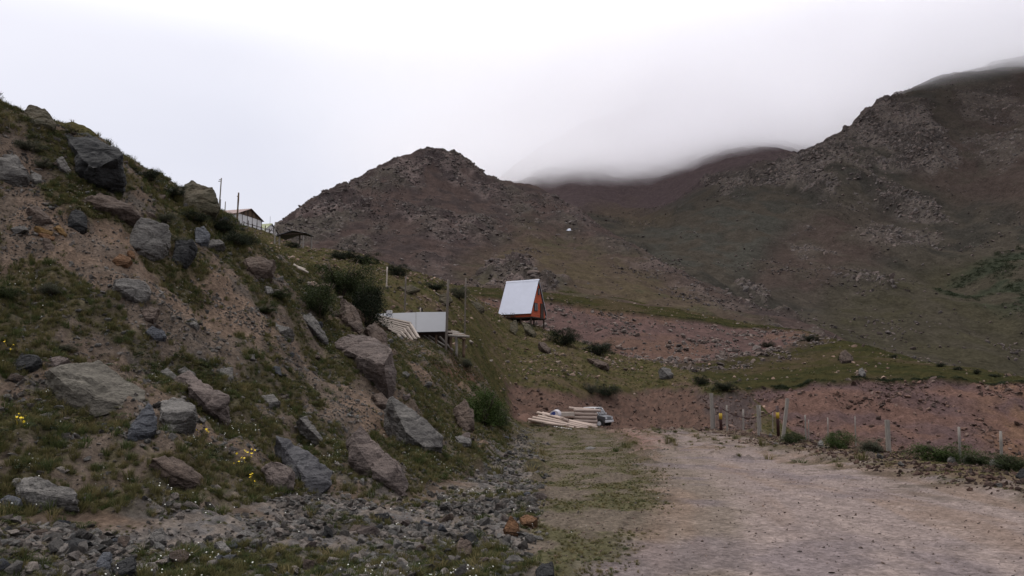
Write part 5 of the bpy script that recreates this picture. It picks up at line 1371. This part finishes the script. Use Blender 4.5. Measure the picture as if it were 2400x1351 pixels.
# ---- poles and posts
def pole(name, x0, y0, x1, y1, Y, wpx, mat, label, cat='post', group=None, arms=(), taper=.85, bury=.4, sq=False):
    b, t = at(x0, y0, Y), at(x1, y1, Y)
    r = wpx / FPX * Y / 2
    if arms:
        root = empty(name, b, 0, label, cat, group)
        MB().tube((0, 0, -bury), t - b, r, r * taper, 8, r * .08).build('shaft', mat, root)
        for f, ln in arms:
            c = (t - b) * f
            MB().box(c + Vector((-.5 * ln, 0, 0)), (ln, r * .8, r * .8)).build('crossarm', mat, root)
        return root
    mb = MB()
    if sq:
        d_ = t - b; mb.box(d_ * .5 - Vector((0, 0, bury / 2)), (2 * r, 1.6 * r, d_.length + bury), d_.to_track_quat('Z', 'X').to_euler() if abs(x1 - x0) > 2 else None)
    else:
        mb.tube((0, 0, -bury), t - b, r, r * taper, 8, r * .1)
    o = mb.build(name, mat); o.location = b
    return tag(o, label, cat, group)
pole('utility_pole', 512, 510, 519, 418, 140, 3.6, GRW, 'tall leaning utility pole beside the skyline boulder', 'pole', arms=((.92, .5), (.96, .4)))
pole('utility_pole', 554, 538, 559.5, 452, 140, 4.6, BRW, 'brown pole standing before the corner of the white house', 'pole', arms=((.9, .25),))
pole('pole', 527, 500, 528.5, 473, 165, 2.4, GRW, 'thin pole behind the red roofed house', 'pole')
pole('fence_post', 643, 583, 645.5, 521, 100, 3.4, GRW, 'slim grey post left of the open shed')
pole('fence_post', 683.5, 552, 685, 531, 150, 1.6, GRW, 'thin stick against the mountain behind the open shed')
pole('fence_post', 905.5, 676, 907.5, 626, A.depth(906, 676), 4.0, PALEW, 'short pale post on the hillside right of the big thicket')
pole('fence_post', 948, 728, 951.5, 648, A.depth(948, 728), 4.0, TPW, 'grey post behind the grey hut roof')
pole('fence_post', 1044.5, 823, 1050.5, 656, Yh - .45, 6.4, TPW, 'tallest weathered post at the corner of the hillside hut')
pole('fence_post', 1088.5, 790, 1092, 652, Yh + 2.5, 3.4, TPW, 'tall slim post right of the log platform')
pole('fence_post', 985, 742, 985.5, 722, Yh + 2.5, 3.0, PALEW, 'short pale stake just behind the grey hut roof')

# ---- plank stack
for i in range(8):
    Yp = Yh - .9 - .09 * i
    a_, b_ = at(870 + 7 * i + random.uniform(-3, 3), 738.5 + 5.6 * i, Yp + .5), at(962 + 2 * i + random.uniform(-3, 3), 759.5 + 6.0 * i, Yp - .1)
    d_ = b_ - a_
    o = MB().box((0, 0, 0), (d_.length, .24, .075)).build('plank', PALEW); o.location = (a_ + b_) / 2
    o.rotation_euler = (-.5, -math.asin(d_.z / d_.length), math.atan2(d_.y, d_.x))
    tag(o, 'pale rough plank, %s from the top of the slanting stack by the hut' % FROM_LEFT[i], 'plank', 'planks of the slanting stack')
for i in range(5):
    a_, b_ = at(962 - 7 * i, 760 + 6.2 * i, Yh - 1.2 - .08 * i), at(981 - 6 * i, 792 + 3.5 * i, Yh - 1.7 - .1 * i)
    d_ = b_ - a_
    o = MB().box((0, 0, 0), (d_.length, .2, .07)).build('plank', PALEW); o.location = (a_ + b_) / 2
    o.rotation_euler = (-.3, -math.asin(d_.z / d_.length), math.atan2(d_.y, d_.x))
    tag(o, 'short pale plank at the right end of the plank stack, %s from the right' % FROM_LEFT[i], 'plank', 'short planks at the stack end')
mb = MB().box((0, 0, 0), (1.9, .8, .5)).build('timber_pile', BRW); mb.location = at(925, 782, Yh - .35); mb.rotation_euler = (0, .25, -.1)
tag(mb, 'brown timber bearer block under the slanting plank stack', 'timber')
for x0, y0, x1, y1, lb in ((688, 622, 716, 633, 'upper bleached pole lying in the grass below the open shed'), (698, 628, 722, 640, 'lower bleached pole lying in the grass below the open shed')):
    Yq = A.depth((x0 + x1) / 2, (y0 + y1) / 2) - .6
    a_, b_ = at(x0, y0, Yq), at(x1, y1, Yq)
    o = MB().tube((0, 0, 0), b_ - a_, .045 * Yq / 25, .035 * Yq / 25, 7, .01).build('pole', PALEW); o.location = a_; tag(o, lb, 'pole')

# ================================================================== LOGS, DRUM AND TRUCK AT THE ROAD'S CREST
LG = [((1239, 984), (1371, 1008), 'front log of the pile with its end nearest the road'), ((1241, 989), (1330, 999), 'lowest left log of the pile'),
      ((1249, 979.5), (1377, 1005), 'second log of the pile from the front'), ((1262, 976.5), (1379, 1002), 'third log of the pile from the front'),
      ((1272, 974), (1400, 1003), 'long log reaching right towards the truck'), ((1300, 980), (1398, 999), 'log lying behind the long right reaching one'),
      ((1260, 968), (1332, 986), 'thin whitish log at the back of the pile'), ((1272, 969), (1322, 982), 'short pale log beside the blue drum'),
      ((1340, 993), (1403, 1004), 'short log at the right end of the pile')]
for q, (a, b, lb) in enumerate(LG):
    Ya, Yb_ = 60.5 + .35 * q, 57.5 + .35 * q
    pa, pb = at(*a, Ya), at(*b, Yb_)
    o = MB().tube((0, 0, 0), pb - pa, .125, .105, 9, .012).build('log', LOGW); o.location = pa
    tag(o, lb, 'log', 'loose logs in the pile')
for q in range(5):
    y = 960.5 + 8.4 * q
    pa, pb = at(1345 - (q % 2), y + 1, 62.5), at(1399 + (q % 2), y + 2.4, 62.2)
    o = MB().tube((0, 0, 0), pb - pa, .14, .13, 9, .012).build('log', LOGW); o.location = pa
    tag(o, ('top', 'second', 'middle', 'fourth', 'bottom')[q] + ' log of the neat stack beside the truck', 'log', 'logs stacked beside the truck')
pa, pb = at(1333, 956.5, 62.6), at(1408, 963.5, 62.3)
o = MB().tube((0, 0, 0), pb - pa, .11, .1, 9, .012).build('log', LOGW); o.location = pa; tag(o, 'long log laid slanting on top of the neat stack', 'log')
for x, lb in ((1352, 'left dark bearer block beneath the log stack'), (1394, 'right dark bearer block beneath the log stack')):
    o = MB().box((0, 0, -.25), (.25, 1.4, .8)).build('bearer', DKW); o.location = at(x, 1000, 62.8); tag(o, lb, 'timber')
o = MB().box((0, 0, 0), (1.15, .9, .30)).build('board', PALEW); o.location = at(1328, 971, 62.8); tag(o, 'pale board lying left of the neat log stack', 'board')
o = MB().box((0, 0, -.2), (1.3, .7, .75)).build('timber_block', BRW); o.location = at(1328, 985, 63); tag(o, 'dark timber under the pale board', 'timber')
dr = empty('drum', at(1299, 974, 61.2), 0, 'blue ended white drum lying among the logs', 'drum')
MB().tube((0, 0, 0), (.25, 1.0, .05), .36, .36, 24).build('barrel', plain_mat('drum_white', alb(206, 200, 206), 0.6), dr)
MB().tube((0, -.03, 0), (0, .0, 0), .27, .27, 24).build('lid', plain_mat('drum_blue', alb(48, 64, 130), 0.5), dr)
MB().tube((.1, -.06, .02), (.1, -.03, .02), .06, .06, 10).build('bung', plain_mat('drum_white', alb(206, 200, 206), 0.6), dr)
# heap of red earth
def mound(name, px, py, w, h, mat, label, cat):
    p = A.spot(px, py); Wm, Hm = w / FPX * p.y, h / FPX * p.y
    V, F = [], []; n, r_ = 28, 9
    for i in range(r_ + 1):
        for j in range(n):
            a = j * 6.2832 / n; f = i / r_
            rr_ = f * Wm / 2 * (1 + .15 * math.sin(3 * a + 1))
            z = Hm * (math.cos(f * math.pi) + 1) / 2 * (1 + .25 * mnoise.noise(Vector((math.cos(a) * f * 2, math.sin(a) * f * 2, 3)))) - .25
            V.append((rr_ * math.cos(a), rr_ * math.sin(a) * .8, z))
    for i in range(r_):
        for j in range(n):
            F.append((i * n + j, (i + 1) * n + j, (i + 1) * n + (j + 1) % n, i * n + (j + 1) % n))
    o = link(name, mesh_np(name, V, F), mat); o.location = p; return tag(o, label, cat)
mound('earth_heap', 1228, 986, 84, 22, plain_mat('red_earth', alb(112, 84, 72), .95, var=.2, scale=6, bump=.04), 'small heap of red earth left of the log pile', 'earth heap')
o = mound('tarpaulin', 1298, 1000, 30, 11, plain_mat('dark_tarp', alb(58, 52, 52), .7, var=.2), 'dark crumpled tarpaulin in front of the log pile', 'tarpaulin')
for q in range(11):
    p = A.spot(1282 + 5.6 * q, 999.5 + .9 * q)
    o = bpy.data.objects.new('stone', sm[q % 8]); COL.objects.link(o)
    o.location = p + Vector((0, 0, .06)); o.scale = (.19, .15, .16); o.rotation_euler = (0, 0, q * 1.7)
    tag(o, 'white pebble before the log pile, %s from the left' % FROM_LEFT[q], 'stone', 'row of white pebbles')
if not sm[0].materials:
    for q in sm: q.materials.append(plain_mat('white_pebble', alb(214, 206, 200), .8))

# ---- truck
TP = plain_mat('truck_paint', alb(76, 76, 80), 0.35, var=0.06, spec=.5)
TW = plain_mat('truck_white', alb(206, 204, 206), 0.4, var=0.05, spec=.5)
Yt = 66.5
tr = empty('truck', at(1398, 1001, Yt), math.radians(-30), 'grey pickup truck with a white roof parked behind the log stack', 'truck')
def side_poly(name, prof, y0, y1, mat, par):
    mb = MB(); mb.poly([(x, y0, z) for x, z in prof], y1 - y0, (0, 1, 0)); return mb.build(name, mat, par, bevel=.025)
body = side_poly('body', [(-2.3, .42), (1.05, .42), (1.12, .62), (1.08, .86), (.55, .96), (-2.3, .96)], -.8, .8, TP, tr)
side_poly('cab', [(-.85, .97), (.52, .97), (.16, 1.5), (-.78, 1.52)], -.72, .72, TP, tr)
for s_ in (-1, 1):
    w = MB().poly([(-.7, s_ * .725, 1.02), (.38, s_ * .725, 1.02), (.1, s_ * .725, 1.42), (-.66, s_ * .725, 1.44)], .015, (0, s_, 0)).build('window', GLASS, tr)
    MB().box((-.18, s_ * .745, 1.22), (.06, .02, .44)).build('pillar', TW, w)
    d_ = MB().box((-.12, s_ * .81, .7), (.95, .03, .44)).build('door', TP, tr); MB().box((-.45, s_ * .835, .84), (.14, .02, .04)).build('handle', BLACK, d_)
    MB().box((.42, s_ * .93, 1.06), (.1, .18, .14)).build('mirror', TW, tr)
    MB().box((1.1, s_ * .58, .74), (.06, .3, .14)).build('headlight', TW, tr)
    MB().box((-2.32, s_ * .7, .74), (.04, .12, .24)).build('tail_light', plain_mat('tail_red', alb(150, 40, 36), .4), tr)
    for x in (.62, -1.55):
        wh = MB().tube((x, s_ * .66, .32), (x, s_ * .84, .32), .32, .32, 20).build('wheel', BLACK, tr)
        MB().tube((x, s_ * .845, .32), (x, s_ * .855, .32), .17, .17, 14).build('rim', TW, wh)
        MB().tube((x, s_ * .62, .34), (x, s_ * .815, .34), .37, .37, 16).build('wheel_arch', STEEL, body)
MB().poly([(.54, -.64, .99), (.54, .64, .99), (.19, .6, 1.46), (.19, -.6, 1.46)], .015, (.83, 0, .55)).build('windscreen', GLASS, tr)
MB().box((-.32, 0, 1.545), (1.02, 1.42, .06)).build('roof', TW, tr, bevel=.02)
for s_ in (-1, 1):
    MB().tube((.17, s_ * .71, 1.52), (.54, s_ * .75, .98), .035, .035, 6).build('windscreen_pillar', TW, tr)
MB().box((1.13, 0, .48), (.1, 1.6, .18)).build('bumper', TW, tr, bevel=.02)
MB().box((-1.6, 0, 1.0), (1.36, 1.3, .06)).build('bed_liner', BLACK, tr)

# ================================================================== FENCE ON THE RIGHT
ORD = ['first', 'second', 'third', 'fourth', 'fifth', 'sixth', 'seventh', 'eighth', 'ninth', 'tenth', 'eleventh', 'twelfth', 'thirteenth', 'fourteenth']
FP = [(1668.5, 1006, 1668, 922, 7, 1), (1675, 1005, 1674, 958, 3, 0), (1704.5, 1010, 1703, 950, 4.5, 0), (1742, 1014, 1742, 960, 4.5, 0), (1778, 1022, 1776, 950, 5, 1), (1783, 1012, 1781, 950, 4, 0),
      (1811, 1016, 1811, 965, 2.2, 0), (1833, 1031, 1844, 934, 7, 1), (1889, 1033, 1887, 973, 4, 0), (1895, 1024, 1895, 984, 2.6, 0), (1940, 1040, 1940, 979, 3.2, 0), (2005, 1048, 2004, 976, 3.2, 0),
      (2082, 1060, 2080, 985, 9, 1), (2249, 1081, 2247, 1001, 6.4, 0), (2347, 1092, 2345, 1011, 7.4, 0)]
ORD.append('fifteenth')
for q, (x0, y0, x1, y1, wpx, sq) in enumerate(FP):
    Yf = A.depth(x0, y0)
    pole('fence_post', x0, y0, x1, y1, Yf, wpx, GRW, 'weathered grey fence post by the road, %s from the left' % ORD[q], 'fence post', 'fence posts along the road', sq=bool(sq), bury=.5)
YEL = plain_mat('yellow_paint', alb(190, 156, 50), .6, var=.12)
DRED = plain_mat('dark_red_paint', alb(66, 40, 38), .6, var=.15)
for x, y0, y1, lb in ((1690, 955, 1010, 'left dark bollard with a yellow band behind the fence'), (1824, 953, 1012, 'right dark bollard with a yellow band behind the fence')):
    Yb_ = 52.0
    p = at(x, y1, Yb_); root = empty('bollard', p, 0, lb, 'bollard')
    kk = Yb_ / FPX
    H_ = (y1 - y0) * kk
    MB().tube((0, 0, -.3), (0, 0, H_), 3.6 * kk, 3.6 * kk, 14).build('shaft', DRED, root)
    MB().tube((0, 0, H_ - 29 * kk), (0, 0, H_ - 15 * kk), 3.85 * kk, 3.85 * kk, 14).build('band', YEL, root)
pa, pb = at(1690, 957, 52), at(1824, 957, 52)
mb = MB()
prev = None
for i in range(17):
    f = i / 16; q = pa.lerp(pb, f) - Vector((0, 0, .62 * 4 * f * (1 - f))) - pa
    if prev is not None: mb.tube(prev, q, .028, .028, 6)
    prev = q
o = mb.build('chain', DRED); o.location = pa; tag(o, 'rusty chain slung between the two banded bollards', 'chain')

# ---- little white tent on the mountain
p = C.spot(1333, 541); kk = p.y / FPX
tn = empty('tent', p, .3, 'tiny white tent pitched on the flank of the centre mountain', 'tent')
MB().poly([(-6 * kk, -3 * kk, -1 * kk), (6 * kk, -3 * kk, -1 * kk), (4 * kk, 0, 5.5 * kk), (-2 * kk, 0, 4 * kk)], .1).build('front_panel', WHITE, tn)
MB().poly([(-6 * kk, 3 * kk, 0), (6 * kk, 3 * kk, 0), (4 * kk, 0, 5.5 * kk), (-2 * kk, 0, 4 * kk)], .1).build('back_panel', WHITE, tn)
boulder([(1371, 1050), (1385, 1046), (1396, 1050), (1388, 1054), (1374, 1054)], GREYL, 'flat pale stone lying flush in the grassy gravel flat', .15)
